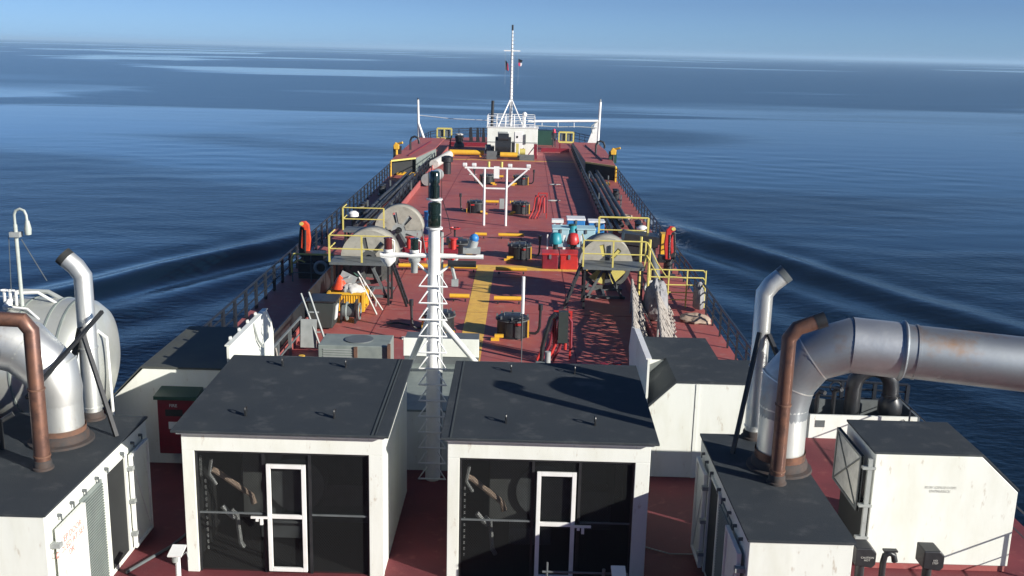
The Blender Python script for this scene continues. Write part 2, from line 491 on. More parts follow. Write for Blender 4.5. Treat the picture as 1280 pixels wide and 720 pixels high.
# deck plate seams and fishplates: thin low welds
sm_ = MB()
for x in (-7.2, 4.4):
    sm_.box(x-.03, x+.03, 26, 98, 0, .42)
struct(sm_.build('deck_edge_coaming', 'red'))
sm_ = MB()
for y in range(30, 100, 6):
    sm_.box(-7.15, 4.35, y-.012, y+.012, 0, .008)
for x in (-5, 1.8):
    sm_.box(x-.012, x+.012, 28, 98, 0, .009)
struct(sm_.build('deck_plate_seams', 'maroon'))

def rail(name, pts, label, h=1.0, step=1.4, mids=(.55,), m='navyrail', pw=.09, r=.042, z=0, group=None, cat='railing', flat=False):
    """one guard rail > top_rail, mid_rail, posts"""
    P = [V((p[0], p[1], z)) for p in pts]
    root = thing(name, label, cat, P[0], group)
    MB().tube([p+V((0, 0, h)) for p in P], r, 6).build('top_rail', m, root)
    for q in mids:
        MB().tube([p+V((0, 0, q)) for p in P], r*.7, 6).build('mid_rail', m, root)
    L = [0]
    for a, c in zip(P, P[1:]): L.append(L[-1]+(c-a).length)
    n = max(1, round(L[-1]/step))
    src = None
    for i in range(n+1):
        s = L[-1]*i/n
        for j in range(len(P)-1):
            if s <= L[j+1]+1e-6:
                p = P[j].lerp(P[j+1], (s-L[j])/(L[j+1]-L[j])); break
        if src is None:
            mb = MB()
            if flat: mb.box(p.x-pw*.4, p.x+pw*.4, p.y-pw*1.2, p.y+pw*1.2, z, z+h)
            else: mb.box(p.x-pw/2, p.x+pw/2, p.y-pw/2, p.y+pw/2, z, z+h)
            src = mb.build('post', m, root); p0 = p
        else:
            c = src.copy(); COL.objects.link(c); c.parent = root; c.location = p-p0
    return root
rail('guard_rail', [(-9.55, 23.2), (-9.7, 45), (-9.9, 70), (-10.15, 100), (-9.75, 105.8), (-8.2, 109.7)],
     'long black guard rail along the left edge of the red deck', mids=(.4, .75), flat=True)
rail('guard_rail', [(6.85, 26.6), (6.95, 55), (7.0, 100), (6.75, 105.3), (5.3, 109.2)], 'long black guard rail along the right edge of the red deck', mids=(.4, .75), pw=.06)
rail('guard_rail', [(5.3, 109.2), (2.6, 111.6), (-1.4, 112.6), (-5.4, 112), (-8.2, 109.7)], 'curved black guard rail round the tip of the bow', mids=(.4, .75))
rail('guard_rail', [(7.0, 26.15), (10.35, 25.75)], 'short black rail across the step behind the black vent pipes', mids=(.3, .55, .8), step=.85)
rail('guard_rail', [(9.75, 25.6), (9.75, 9)], 'thin black rail outboard of the big white locker', mids=(.55,), step=1.6, r=.018, pw=.035)
rail('guard_rail', [(-9.7, 22.75), (-12.8, 22.6)], 'black rail across the step behind the silver tank on the left', mids=(.4, .75))
tag(MB().box(-12.9, -9.35, 22.45, 22.52, 0, .95).build('bulwark_plate', 'darkred', loc=(-11, 22.5, 0)), 'dark red bulwark plate behind the silver tank on the left', 'bulwark')
rail('inner_rail', [(-7.35, 45), (-7.5, 75), (-7.4, 84)], 'dark inner rail left of the main deck beside the hose rack', h=1.0, mids=(.33, .66), step=2, r=.035)
rail('inner_rail', [(4.4, 49), (4.4, 82), (4.42, 95)], 'dark inner rail right of the main deck beside the hose rack', h=1.0, mids=(.33, .66), step=1.7, r=.035)

r = thing('bridge_house', 'white bridge house the photograph is taken from', 'bridge house', (-1.5, -5, 0))
MB().box(-12.5, 9.8, -14, 1.2, 0, 7.9).build('wall', 'white', r)
MB().box(-12.8, 10.1, -14.2, 1.5, 7.905, 8.0).build('roof', 'roof', r)
for i in range(9):
    w_ = MB().box(-11.6+i*2.4, -10.0+i*2.4, 1.205, 1.24, 5.6, 6.7).build('window', 'void', r)
# ------------------------------------------------------------------ screened machinery houses
def screen_house(x0, x1, label, hinge_left, cylface=True):
    y0, y1, zt = 16.75, 20.4, 2.72
    zr = 2.86
    root = thing('machinery_house', label, 'machinery house', ((x0+x1)/2, (y0+y1)/2, 0), 'screened machinery houses')
    t = .05
    MB().box(x0, x0+t, y0+.12, y1, 0, zt).box(x1-t, x1, y0+.12, y1, 0, zt).box(x0, x1, y1, y1+t, 0, zt).build('wall', 'white', root)
    # front frame
    fw = .2
    f_ = MB()
    f_.box(x0-.01, x0+fw, y0, y0+.12, 0, zt-.36).box(x1-fw-.05, x1+.01, y0, y0+.12, 0, zt-.36).box(x0-.01, x1+.01, y0, y0+.12, zt-.36, zt)
    f_.build('front_frame', 'white', root, bevel=.008)
    xa, xb = x0+fw, x1-fw-.05
    zs = zt-.36
    dx = x0+1.48 if not hinge_left else x0+1.58
    dw, dh = .70, 2.14
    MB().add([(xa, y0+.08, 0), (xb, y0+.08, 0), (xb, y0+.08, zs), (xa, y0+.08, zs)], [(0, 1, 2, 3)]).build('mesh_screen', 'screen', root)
    g = MB()
    g.box(xa, xb, y0+.045, y0+.075, zs-.05, zs).box(xa, xa+.04, y0+.045, y0+.075, 0, zs-.05).box(xb-.04, xb, y0+.045, y0+.075, 0, zs-.05)
    g.box(dx-.09, dx-.04, y0+.045, y0+.075, 0, zs-.05).box(dx+dw+.04, dx+dw+.09, y0+.045, y0+.075, 0, zs-.05)
    g.build('screen_frame', 'black', root)
    MB().box(xa+.04, dx-.09, y0+.05, y0+.078, 1.14, 1.17).build('crossbar', 'dgrey', root)
    MB().box(dx+dw+.09, xb-.04, y0+.05, y0+.078, 1.14, 1.17).build('crossbar', 'dgrey', root)
    d = MB(); w = .075
    d.box(dx, dx+w, y0-.02, y0+.03, .06, dh).box(dx+dw-w, dx+dw, y0-.02, y0+.03, .06, dh)
    d.box(dx+w, dx+dw-w, y0-.02, y0+.03, dh-w, dh).box(dx+w, dx+dw-w, y0-.02, y0+.03, .06, .06+w).box(dx+w, dx+dw-w, y0-.018, y0+.028, 1.1, 1.1+w)
    do = d.build('door', 'white2', root, bevel=.006)
    hx = dx-.12 if not hinge_left else dx+dw+.12
    h = MB().box(hx-.17, hx+.17, y0-.06, y0-.03, 1.11, 1.15).box(hx-.08, hx-.03, y0-.07, y0-.03, 1.06, 1.12).box(hx+.0, hx+.05, y0-.08, y0-.04, 1.0, 1.11)
    h.build('handle', 'white2', do)
    # roof
    ov = .13
    n, fr = 14, []
    r = MB().add([(x0-ov, y0-.2, zr-.10), (x1+ov, y0-.2, zr-.10), (x1+ov, y1+.15, zr+.06), (x0-ov, y1+.15, zr+.06),
                  (x0-ov, y0-.2, zr-.05), (x1+ov, y0-.2, zr-.05), (x1+ov, y1+.15, zr+.11), (x0-ov, y1+.15, zr+.11)],
                 [(3, 2, 1, 0), (4, 5, 6, 7), (0, 1, 5, 4), (1, 2, 6, 5), (2, 3, 7, 6), (3, 0, 4, 7)])
    ro = r.build('roof', 'roof', root, bevel=.012)
    MB().box(x0-.05, x1+.05, y0-.14, y1+.1, zt-.0, zr-.105).build('eave', 'white', ro)
    s = MB()
    xs = x1-.16 if not hinge_left else x0+.05
    sl = .16/(y1-y0+.35)
    def zz(y): return zr-.05+(y-(y0-.2))*sl
    for xq in (xs, ):
        s.bar((xq, y0-.18, zz(y0-.18)+.006), (xq, y1+.13, zz(y1+.13)+.006), .03, .012)
    s.bar((xs if hinge_left else x1-.1, y0-.18, zz(y0-.18)+.005), (xs if hinge_left else x1-.1, y1+.13, zz(y1+.13)+.005), .02, .01)
    s.build('seam', 'roof_edge', ro)
    for (ex, ey) in ((x0+1.0, y0+.55), (x1-.95, y0+.55), (x0+1.05, y1-.45), (x1-1.2, y1-.45)):
        q = zz(ey)
        MB().box(ex-.012, ex+.012, ey-.05, ey+.05, q, q+.1).ring((ex, ey, q+.12), .055, .016, 'X', 12, 5).build('lifting_eye', 'black', ro)
    # machinery inside
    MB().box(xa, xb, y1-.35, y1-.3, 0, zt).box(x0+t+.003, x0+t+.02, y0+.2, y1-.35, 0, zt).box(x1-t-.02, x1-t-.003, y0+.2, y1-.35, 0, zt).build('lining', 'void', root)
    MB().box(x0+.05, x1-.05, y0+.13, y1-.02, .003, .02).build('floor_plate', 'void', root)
    e = MB().box(x0+.7, x0+1.45, y0+1.2, y0+1.6, .55, 1.95)
    e.build('control_cabinet', 'dkcab', root, bevel=.02)
    e = MB().cyl((x0+1.3, y0+2.6, 1.0), (x0+3.0, y0+2.6, 1.0), .62, n=24).box(x0+1.5, x0+3.1, y0+1.8, y0+2.7, .15, .75).cyl((x0+1.75, y0+1.1, 1.25), (x0+1.75, y0+1.5, 1.25), .55, n=28)
    e.box(x0+1.1, x0+1.9, y0+.9, y0+1.3, .25, .6).box(x0+2.2, x0+3.0, y0+1.4, y0+1.8, .7, 1.15)
    e.build('engine', 'dgrey', root, bevel=.02)
    MB().tube([(x0+.32, y0+.6, 1.75), (x0+.4, y0+.62, 1.7), (x0+.95, y0+.9, 1.12), (x0+1.0, y0+.9, .95)], .055, 8).build('exhaust_pipe', 'tan', root)
    p = MB()
    p.tube([(x0+.35, y0+.5, 2.0), (x0+.3, y0+.5, 1.7), (x0+.42, y0+.5, 1.5)], .035, 6)
    p.tube([(x0+.65, y0+.6, .95), (x0+.75, y0+.6, .85), (x0+.8, y0+.6, .3), (x0+.86, y0+.6, .2)], .045, 6)
    p.tube([(x0+.5, y0+.55, 1.05), (x0+.62, y0+.55, .9), (x0+.7, y0+.6, .8)], .05, 6)
    p.build('pipework', 'grey', root)
    p = MB()
    for k in range(9):
        p.ring((x0+.2, y0+.35, 2.1-k*.045), .02, .006, 'Y', 8, 4)
    for k in range(12):
        p.box(x0+.27, x0+.30, y0+.3, y0+.32, .3+k*.12, .36+k*.12)
    p.build('cable_chain', 'grey', root)
    return root
screen_house(-5.92, -2.36, 'white screened machinery house left of the ladder mast, door latch on its left', False)
screen_house(-1.2, 2.36, 'white screened machinery house right of the ladder mast, door latch on its right', True)

# ------------------------------------------------------------------ transverse deckhouse
def deckhouse(name, poly_xz, ya, yb, label, roofpoly=None, z=2.3):
    root = thing(name, label, 'deckhouse', ((poly_xz[0][0]+poly_xz[-1][0])/2, ya, 0))
    MB().prism(poly_xz, 'Y', ya, yb).build('wall', 'white', root, bevel=.01)
    return root
r = deckhouse('deckhouse', [(-9.12, 0), (-3.0+.0, 0), (-6.25, 0)][:1]+[(-6.3, 0), (-6.3, 2.26), (-8.42, 2.26), (-9.12, 1.55)], 21.6, 24.95,
              'white deckhouse with sloping left shoulder behind the red cabinet')
MB().add([(-8.46, 21.57, 2.27), (-6.28, 21.57, 2.27), (-6.28, 25, 2.27), (-8.46, 25, 2.27), (-8.46, 21.57, 2.31), (-6.28, 21.57, 2.31), (-6.28, 25, 2.31), (-8.46, 25, 2.31)],
         [(3, 2, 1, 0), (4, 5, 6, 7), (0, 1, 5, 4), (1, 2, 6, 5), (2, 3, 7, 6), (3, 0, 4, 7)]).build('roof', 'roof_worn', r)
MB().add([(-9.16, 21.57, 1.55), (-8.46, 21.57, 2.27), (-8.46, 25, 2.27), (-9.16, 25, 1.55), (-9.16, 21.57, 1.585), (-8.46, 21.57, 2.305), (-8.46, 25, 2.305), (-9.16, 25, 1.585)],
         [(3, 2, 1, 0), (4, 5, 6, 7), (0, 1, 5, 4), (1, 2, 6, 5), (2, 3, 7, 6), (3, 0, 4, 7)]).build('sloped_roof', 'roof_worn', r)
r = thing('deckhouse', 'white deckhouse with sloping left shoulder between the ducts and the right machinery house', 'deckhouse', (4.2, 22, 0))
MB().prism([(2.88, 0), (5.55, 0), (5.55, 2.26), (3.54, 2.26), (2.88, 1.6)], 'Y', 21.6, 23.3).build('wall', 'white', r, bevel=.01)
MB().prism([(2.98, 0), (4.74, 0), (4.74, 2.26), (2.98, 2.26)], 'Y', 23.32, 25.1).build('rear_wall', 'white', r, bevel=.01)
MB().prism([(2.84, 1.6), (3.54, 2.27), (5.58, 2.27), (5.58, 2.31), (3.53, 2.31), (2.83, 1.64)], 'Y', 21.56, 23.31).box(2.94, 4.78, 23.313, 25.14, 2.27, 2.312).build('roof', 'roof', r)
MB().box(3.98, 4.06, 21.585, 21.6, 0, 2.24).build('seam', 'white', r)
r = thing('deckhouse', 'low white deckhouse with dark roof between the two screened houses', 'deckhouse', (-1.9, 22, 0))
MB().box(-6.28, 2.86, 21.6, 25.3, 0, 1.42).build('wall', 'white', r)
MB().box(-6.28, 2.82, 21.56, 25.34, 1.422, 1.47).build('roof', 'ggrey', r)
# locker on it
r = thing('locker', 'white-fronted locker on the low roof behind the ladder mast', 'locker', (-2, 25.2, 1.47))
MB().box(-2.95, -1.05, 25.0, 25.7, 1.47, 2.12).build('body', 'dgrey', r)
MB().box(-2.97, -1.03, 24.96, 24.995, 1.68, 2.16).build('front_plate', 'white', r, bevel=.01)
# dodger plates
p = MB().prism([(20.75, 2.31), (24.6, 2.31), (24.4, 2.7), (23.95, 3.08), (20.75, 3.08)], 'X', -6.26, -6.21)
r = thing('windbreak_plate', 'white steel windbreak plate standing above the left screened house', 'windbreak', (-6.2, 22.5, 2.31))
p.build('plate', 'white', r)
q = MB()
for y in (21.4, 22.2, 23.0, 23.7): q.prism([(y-.02, 2.4), (y+.02, 2.4), (y+.02, 3.0), (y-.02, 3.0)], 'X', -6.33, -6.262)
q.box(-6.3, -6.18, 20.75, 23.95, 3.082, 3.11)
for y in (21.2, 21.9, 22.6, 23.3): q.box(-6.34, -6.30, y, y+.08, 3.0, 3.16)
q.build('stiffener', 'white', r)
MB().tube([(-6.2, 22.7, 3.07), (-6.15, 22.9, 2.6), (-6.12, 23.2, 2.35)], .025, 6).build('cable', 'grey', r)
r = thing('windbreak_plate', 'pale steel windbreak plate standing beside the rope barrier on the right', 'windbreak', (2.9, 23, 1.47))
MB().prism([(21.7, 1.475), (25.3, 1.475), (25.6, 1.9), (25.2, 2.55), (24.2, 2.75), (21.7, 2.75)], 'X', 2.88, 2.93).build('plate', 'white', r)
MB().box(2.84, 2.97, 21.7, 24.2, 2.752, 2.78).build('edge', 'white2', r)

# red fire cabinet
r = thing('fire_cabinet', 'dark red wall cabinet with a green lid by the left screened house', 'cabinet', (-7.55, 21.4, .6))
MB().box(-7.98, -7.12, 21.15, 21.598, .42, 1.72).build('body', 'darkred', r, bevel=.02)
MB().prism([(21.05, 1.72), (21.598, 1.72), (21.598, 1.86), (21.05, 1.80)], 'X', -8.02, -7.08).build('lid', 'green', r)
MB().box(-7.80, -7.42, 21.13, 21.149, 1.32, 1.47).build('window', 'void', r)
MB().box(-7.74, -7.50, 21.13, 21.149, 1.02, 1.18).build('placard', 'letterwhite', r)
text('FIRE', 'letterwhite', r, (-7.62, 21.14, 1.53), (R(90), 0, 0), .1)

# ------------------------------------------------------------------ engine casings with louvred doors
def casing(x0, x1, y0, y1, z1, side, label, name='engine_casing'):
    """side=+1: doors on the +X face"""
    root = thing(name, label, 'engine casing', ((x0+x1)/2, (y0+y1)/2, 0), 'engine casings with louvred doors')
    MB().box(x0, x1, y0, y1, 0, z1).build('wall', 'white', root, bevel=.012)
    MB().box(x0-.03, x1+.03, y0-.03, y1+.03, z1+.002, z1+.04).build('roof', 'roof', root)
    X = x1 if side > 0 else x0
    s = side
    def panel(name, ya, yb, za, zb, m, d0=.003, d1=.05, par=root):
        a, c = X+s*d0, X+s*d1
        return MB().box(min(a, c), max(a, c), ya, yb, za, zb).build(name, m, par)
    L = y1-y0
    ys = [y0+.18, y0+1.15, y0+1.95, y0+2.15, y0+3.0, y0+3.15, y0+4.0]
    # near door leaf (white, braced), then louvre, then dark opening, then far leaf standing out
    def leaf(ya, yb):
        d = panel('door_leaf', ya, yb, .12, 1.98, 'white', .06, .09)
        k = MB()
        a, c = X+s*.092, X+s*.125
        lo_, hi_ = min(a, c), max(a, c)
        for (za, zb, yy0, yy1) in ((.12, .17, ya, yb), (1.93, 1.98, ya, yb), (.17, 1.93, ya, ya+.05), (.17, 1.93, yb-.05, yb)):
            k.box(lo_, hi_, yy0, yy1, za, zb)
        k.bar((X+s*.1, ya+.05, 1.9), (X+s*.1, yb-.05, .2), .03, .015, up=(1, 0, 0))
        k.build('frame', 'white2', d)
        for z in (.4, 1.05, 1.7):
            MB().box(min(X, X+s*.16), max(X, X+s*.16), ya-.09, ya+.02, z, z+.07).build('hinge', 'grey', d)
        return d
    d = leaf(ys[0], ys[1])
    if side > 0:
        text('KEEP DOOR\nCLOSED AT SEA\nOK', 'stencilred', d, (X+.093, (ys[0]+ys[1])/2-.05, 1.66), (R(90), 0, R(90)), .15)
    lv = panel('louvre', ys[1]+.04, ys[2]+.1, .12, 2.0, 'ggrey', .003, .03)
    k = MB()
    z = .16
    while z < 1.96:
        k.box(min(X+s*.03, X+s*.06), max(X+s*.03, X+s*.06), ys[1]+.06, ys[2]+.08, z, z+.022); z += .05
    k.build('slats', 'ggrey', lv)
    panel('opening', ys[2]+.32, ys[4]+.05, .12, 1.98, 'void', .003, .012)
    k = MB()
    for y in (ys[2]+.24, ys[4]+.09):
        k.box(min(X+s*.004, X+s*.05), max(X+s*.004, X+s*.05), y-.05, y+.03, .1, 2.05)
    k.box(min(X+s*.004, X+s*.04), max(X+s*.004, X+s*.04), ys[2]+.29, ys[4]+.04, 2.0, 2.05)
    k.build('door_jamb', 'white', root)
    leaf(ys[5], ys[6])
    for y in (ys[0]+.25, ys[0]+.7, ys[1]+.2, ys[2]-.1, ys[2]+.3, ys[4]-.05, ys[5]+.3, ys[6]-.15):
        MB().cyl((X+s*.003, y, 2.1), (X+s*.05, y, 2.1), .03, n=8).box(min(X+s*.05, X+s*.07), max(X+s*.05, X+s*.07), y-.015, y+.015, 2.02, 2.12).build('dog_clip', 'dgrey', root)
    return root
casing(-9.75, -7.2, 14.2, 18.45, 2.28, 1, 'white casing at the left edge with a dark roof and an open louvred side')
casing(3.55, 5.12, 14.05, 18.35, 2.28, -1, 'white casing with a dark roof right of the screened houses under the silver duct')

# ------------------------------------------------------------------ big white locker on the right
ZT = 2.3
r = thing('storage_locker', 'large white steel locker with a cut-off corner by the right rail', 'locker', (8, 18.4, 0))
MB().prism([(6.64, .12), (9.34, .12), (9.34, 1.62), (8.6, ZT), (6.64, ZT)], 'Y', 17.6, 19.3).build('body', 'white', r, bevel=.012)
MB().prism([(6.62, ZT+.002), (8.62, ZT+.002), (9.37, 1.63), (9.37, 1.67), (8.63, ZT+.04), (6.62, ZT+.04)], 'Y', 17.62, 19.32).build('roof', 'roof', r)
MB().box(6.6, 9.3, 17.62, 19.2, 0, .118).build('plinth', 'red', r)
MB().box(6.60, 6.638, 17.66, 19.2, .2, 1.2).build('lower_opening', 'void', r)
d = MB().box(6.44, 6.47, 17.75, 19.25, 1.1, 2.2).build('mesh_door', 'cloth', r)
k = MB()
for a in ((17.75, 17.8, 1.1, 2.2), (19.2, 19.25, 1.1, 2.2), (17.8, 19.2, 1.1, 1.15), (17.8, 19.2, 2.15, 2.2)): k.box(6.42, 6.49, *a)
k.bar((6.43, 17.8, 2.15), (6.43, 19.2, 1.15), .025); k.bar((6.43, 17.8, 1.15), (6.43, 19.2, 2.15), .025)
k.build('frame', 'dgrey', d)
k = MB()
for z in (1.25, 2.0, .6): k.box(6.42, 6.66, 17.58, 17.68, z, z+.05)
k.box(6.52, 6.6, 17.6, 17.66, .15, 2.2)
k.build('hinge_post', 'grey', r)
text('AUX GEN ROOM\nENTRANCE', 'stencilgrey', r, (7.9, 17.59, 1.66), (R(90), 0, 0), .075)
tag(MB().box(6.5, 9.6, 16.8, 17.0, 0, .1).build('kick_plate', 'white', loc=(8, 16.9, 0)), 'low white strip on the deck before the large white locker', 'kerb')

# lamp heads in front of it
def lamp_box(x, y, z, label, txt, first=None):
    r = thing('lamp_housing', label, 'lamp housing', (x, y, 0), 'black lamp housings')
    MB().prism([(x-.17, z-.13), (x+.13, z-.17), (x+.19, z-.1), (x+.19, z+.12), (x+.11, z+.2), (x-.17, z+.2)], 'Y', y-.17, y+.2).build('housing', 'black', r, bevel=.02)
    MB().cyl((x, y+.05, 0), (x, y+.05, z-.12), .08, n=10).build('post', 'black', r)
    text(txt, 'stencilgrey', r, (x+.03, y-.18, z+.02), (R(90), 0, 0), .05)
    return r
lamp_box(6.1, 16.3, .95, 'black lamp housing nearest the right engine casing', 'CAUTION\nHOT')
lamp_box(7.28, 16.3, .93, 'black lamp housing in front of the middle of the large white locker', 'NO\nSTEP')
tag(MB().tube([(6.48, 16.3, 0), (6.48, 16.3, .82), (6.5, 16.3, .95), (6.57, 16.3, 1.0), (6.65, 16.3, .96), (6.68, 16.3, .84)], .055, 10).box(6.46, 6.7, 16.25, 16.35, 1.03, 1.06).build('vent_pipe', 'black', loc=(6.48, 16.3, 0)),
    'small black gooseneck vent between the two lamp housings', 'vent')

# tray with black vents, right background
r = thing('vent_coaming', 'open white steel coaming box round the black vent pipes', 'coaming', (8.7, 25, 0))
MB().box(7.4, 10.1, 24.3, 24.36, 0, .62).build('front_plate', 'white', r)
MB().box(7.34, 7.4, 24.3, 25.6, 0, .62).build('side_plate', 'dgrey', r); MB().box(10.1, 10.16, 24.3, 25.6, 0, .62).build('side_plate', 'dgrey', r)
MB().box(7.4, 10.1, 25.54, 25.6, 0, .62).build('back_plate', 'dgrey', r)
MB().box(7.41, 10.09, 24.37, 25.53, .01, .06).build('tray_floor', 'void', r)
MB().box(7.55, 7.78, 24.285, 24.298, .3, .48).build('grille', 'dgrey', r)
ang = lambda c, rr, y, a0, a1, n=8: [(c[0]+rr*math.cos(R(a0+(a1-a0)*i/n)), y, c[1]+rr*math.sin(R(a0+(a1-a0)*i/n))) for i in range(n+1)]
r = thing('gooseneck_vent', 'large black gooseneck vent pipe curving down to the right', 'vent', (8.75, 24.9, 0))
MB().tube([(8.62, 24.9, .05), (8.62, 24.9, 1.1)] + ang((9.1, 1.2), .48, 24.9, 180, 0) + [(9.58, 24.9, 1.0)], .2, 16).build('pipe', 'black', r)
MB().lathe((9.6, 24.9, 0), [(.0, .42), (.22, .42), (.3, .55), (.3, .8), (.22, .95), (.24, .96), (.24, 1.02), (.2, 1.02)], 18).build('bell', 'black', r)
for i, (x, h, lb) in enumerate(((7.72, .95, 'thin black vent pipe at the left end of the white coaming'), (8.14, 1.05, 'thin black vent pipe with a looped top inside the white coaming'))):
    mb = MB().tube([(x, 24.9, .05), (x, 24.9, h), (x+.05, 24.85, h+.12), (x+.12, 24.7, h+.12)], .06, 8)
    if i: mb.ring((x+.02, 24.9, h+.12), .14, .02, 'Y')
    tag(mb.build('vent_pipe', 'black', loc=(x, 24.9, 0)), lb, 'vent')

# ------------------------------------------------------------------ exhaust stacks
def collar(root, x, y, z, r0, h=.14, m='collar'):
    return MB().lathe((x, y, z), [(0, h), (r0*1.04, h), (r0*1.14, h*.8), (r0*1.16, h*.3), (r0*1.34, h*.2), (r0*1.36, .0), (r0*1.36, -.01)], 24).build('deck_collar', m, root)
ZR = 2.32
# right silver duct
x, y = 4.66, 16.85
r = thing('exhaust_duct', 'large silver exhaust duct rising from the right casing and bending off to the right', 'exhaust duct', (x, y, ZR))
collar(r, x, y, ZR, .42, .2)
MB().lathe((x, y, ZR), [(.435, .15), (.44, .34)], 28).build('rusty_skirt', 'rust', r)
MB().lathe((x, y, ZR), [(.41, .2), (.41, 1.15), (.415, 1.15)], 32).build('riser', 'silver', r)
dn = V((1, -.19, -.04)).normalized()
path = [V((x, y, ZR+1.15)), V((x+.03, y, ZR+1.6)), V((x+.38, y-.06, ZR+2.09)), V((x+1.0, y-.18, ZR+2.33))]
mb = MB().tube([path[0]-V((0, 0, .25))]+path+[path[3]+dn*.4], .44, 36, False, [.405, .42, .47, .465, .46, .46])
mb.build('elbow', 'silver2', r)
def band(root, c, d, rr, w=.03, m='silver2', name='band'):
    d = V(d).normalized(); c = V(c)
    return MB().tube([c-d*w, c-d*w, c+d*w, c+d*w][1:3], rr, 32, False).build(name, m, root)
MB().tube([path[3]-dn*.02, path[3]+dn*.85], .475, 32, False).build('duct_section', 'silver3', r)
e1 = path[3]+dn*.8
MB().tube([e1, e1+dn*4], .455, 32, False).build('long_duct_section', 'silver2', r)
MB().tube([e1-dn*.04, e1+dn*.0, e1+dn*.0+V((0,0,0))+dn*.02, e1+dn*.05], .5, 32, True, [.48, .515, .515, .48]).build('flange', 'silver2', r)
MB().tube([e1+dn*.2, e1+dn*.24], .468, 32, True).build('band', 'silver2', r)
for i in (1, 2):
    dd = (path[i+1]-path[i-1]).normalized()
    MB().tube([path[i]-dd*.012, path[i]+dd*.012], [.478, .47][i-1]+.004, 32, False).build('seam_band', 'silver', r)
MB().tube([path[0]-V((0, 0, .02)), path[0]+V((0, 0, .02))], .42, 32, False).build('seam_band', 'silver', r)
# right brown
def stack(x, y, zt, rr, m, bx, by, bz, label, ml='black', mouth=.3, n=16, split=None):
    r = thing('exhaust_pipe', label, 'exhaust pipe', (x, y, ZR))
    collar(r, x, y, ZR, rr, .16)
    pts = [V((x, y, ZR+.1)), V((x, y, zt-.14)), V((x+bx*min(1, .12/abs(bx)), y+by*.3, zt+.04)), V((x+bx, y+by, zt+bz))]
    MB().tube(pts, rr, n, False).build('pipe', m, r)
    d = (pts[3]-pts[2]).normalized()
    MB().tube([pts[3]-d*.02, pts[3]+d*mouth*.5], rr*1.04, n, False).build('mouth', ml, r)
    MB().tube([pts[3]-d*.01, pts[3]+d*.0+d*.01], rr*.9, n, True).build('inside', 'void', r)
    for q in ((ZR+.22), (ZR+1.4)):
        MB().tube([(x, y, q), (x, y, q+.03)], rr+.012, n, True).build('clamp', 'silver' if m == 'silver' else 'rustm', r)
    return r
stack(4.45, 16.15, 5.02, .125, 'rust', .42, -.02, .16, 'rusty brown exhaust pipe standing before the silver duct on the right casing')
stack(4.5, 18.25, 5.28, .165, 'silver', .30, 0, .2, 'tall slim silver exhaust stack on the back of the right casing', 'dgrey', .2)
# struts right
def strut(p, q, label, w=.07):
    return tag(MB().bar(p, q, w).build('strut', 'black', loc=p), label, 'strut')
strut((3.95, 17.4, ZR), (4.42, 18.05, 4.45), 'black diagonal strut leaning against the slim silver stack on the right')
strut((4.6, 18.1, 4.4), (5.0, 17.2, 3.4), 'short black strut from the slim silver stack to the large duct')
# left
x, y = -8.25, 17.15
r = thing('exhaust_duct', 'large silver exhaust duct rising from the left casing and bending off to the left', 'exhaust duct', (x, y, ZR))
collar(r, x, y, ZR, .42, .2)
MB().lathe((x, y, ZR), [(.435, .12), (.44, .3)], 28).build('rusty_skirt', 'rustm', r)
MB().lathe((x, y, ZR), [(.41, .2), (.41, .95)], 32).build('riser', 'silver', r)
path = [V((x, y, ZR+.95)), V((x-.08, y, ZR+1.3)), V((x-.5, y-.03, ZR+1.75)), V((x-1.15, y-.1, ZR+1.95)), V((x-2.2, y-.3, ZR+1.95))]
MB().tube([path[0]-V((0, 0, .25))]+path, .46, 36, False, [.405, .43, .48, .5, .5, .5]).build('elbow', 'silver', r)
for i in (1, 2, 3):
    dd = (path[i+1]-path[i-1]).normalized()
    MB().tube([path[i]-dd*.015, path[i]+dd*.015], .5, 32, False).build('seam_band', 'tank', r)
stack(-8.0, 15.9, 4.88, .13, 'rust', -1.2, -.1, .10, 'rusty brown exhaust pipe standing before the silver duct on the left casing')
stack(-8.15, 18.3, 5.26, .17, 'silver', -.28, 0, .18, 'tall slim silver exhaust stack on the back of the left casing', 'void', .2)
strut((-7.35, 17.4, ZR), (-8.15, 18.05, 4.2), 'black diagonal strut leaning against the slim silver stack on the left')
strut((-8.2, 15.95, 3.55), (-7.75, 18.1, 4.5), 'black brace joining the brown pipe and the slim silver stack on the left', .06)
strut((-8.55, 18.2, 3.0), (-8.2, 18.15, 4.15), 'short thick black strut hanging behind the slim silver stack on the left', .1)
# silver tank
c = V((-9.6, 20.4, 2.85)); RR = 1.27
r = thing('silver_tank', 'large pale silver tank lying crosswise behind the left exhaust pipes', 'tank', (c.x, c.y, 0))
MB().lathe((c.x, c.y, c.z), [(RR, -3.0), (RR, .35), (RR*.97, .55), (RR*.86, .74), (RR*.6, .88), (RR*.3, .94), (0.001, .96)], 48, 'X').build('shell', 'tank', r)
for dx in (-.55, .05, .36):
    MB().lathe((c.x+dx, c.y, c.z), [(RR, -.02), (RR+.015, -.02), (RR+.015, .02), (RR, .02)], 48, 'X').build('strap', 'ggrey', r)
MB().box(c.x-.5, c.x-.3, c.y-.9, c.y+.9, 0, c.z-.9).box(c.x-2.6, c.x-2.4, c.y-.9, c.y+.9, 0, c.z-.9).build('saddle', 'grey', r)
k = MB()
for y_, dx in ((-1.0, .0), (-.2, .35)):
    pass
def arcp(dx, rr, a0, a1, n=7): return [(c.x+dx, c.y+rr*math.cos(R(a0+(a1-a0)*i/n)), c.z+rr*math.sin(R(a0+(a1-a0)*i/n))) for i in range(n+1)]
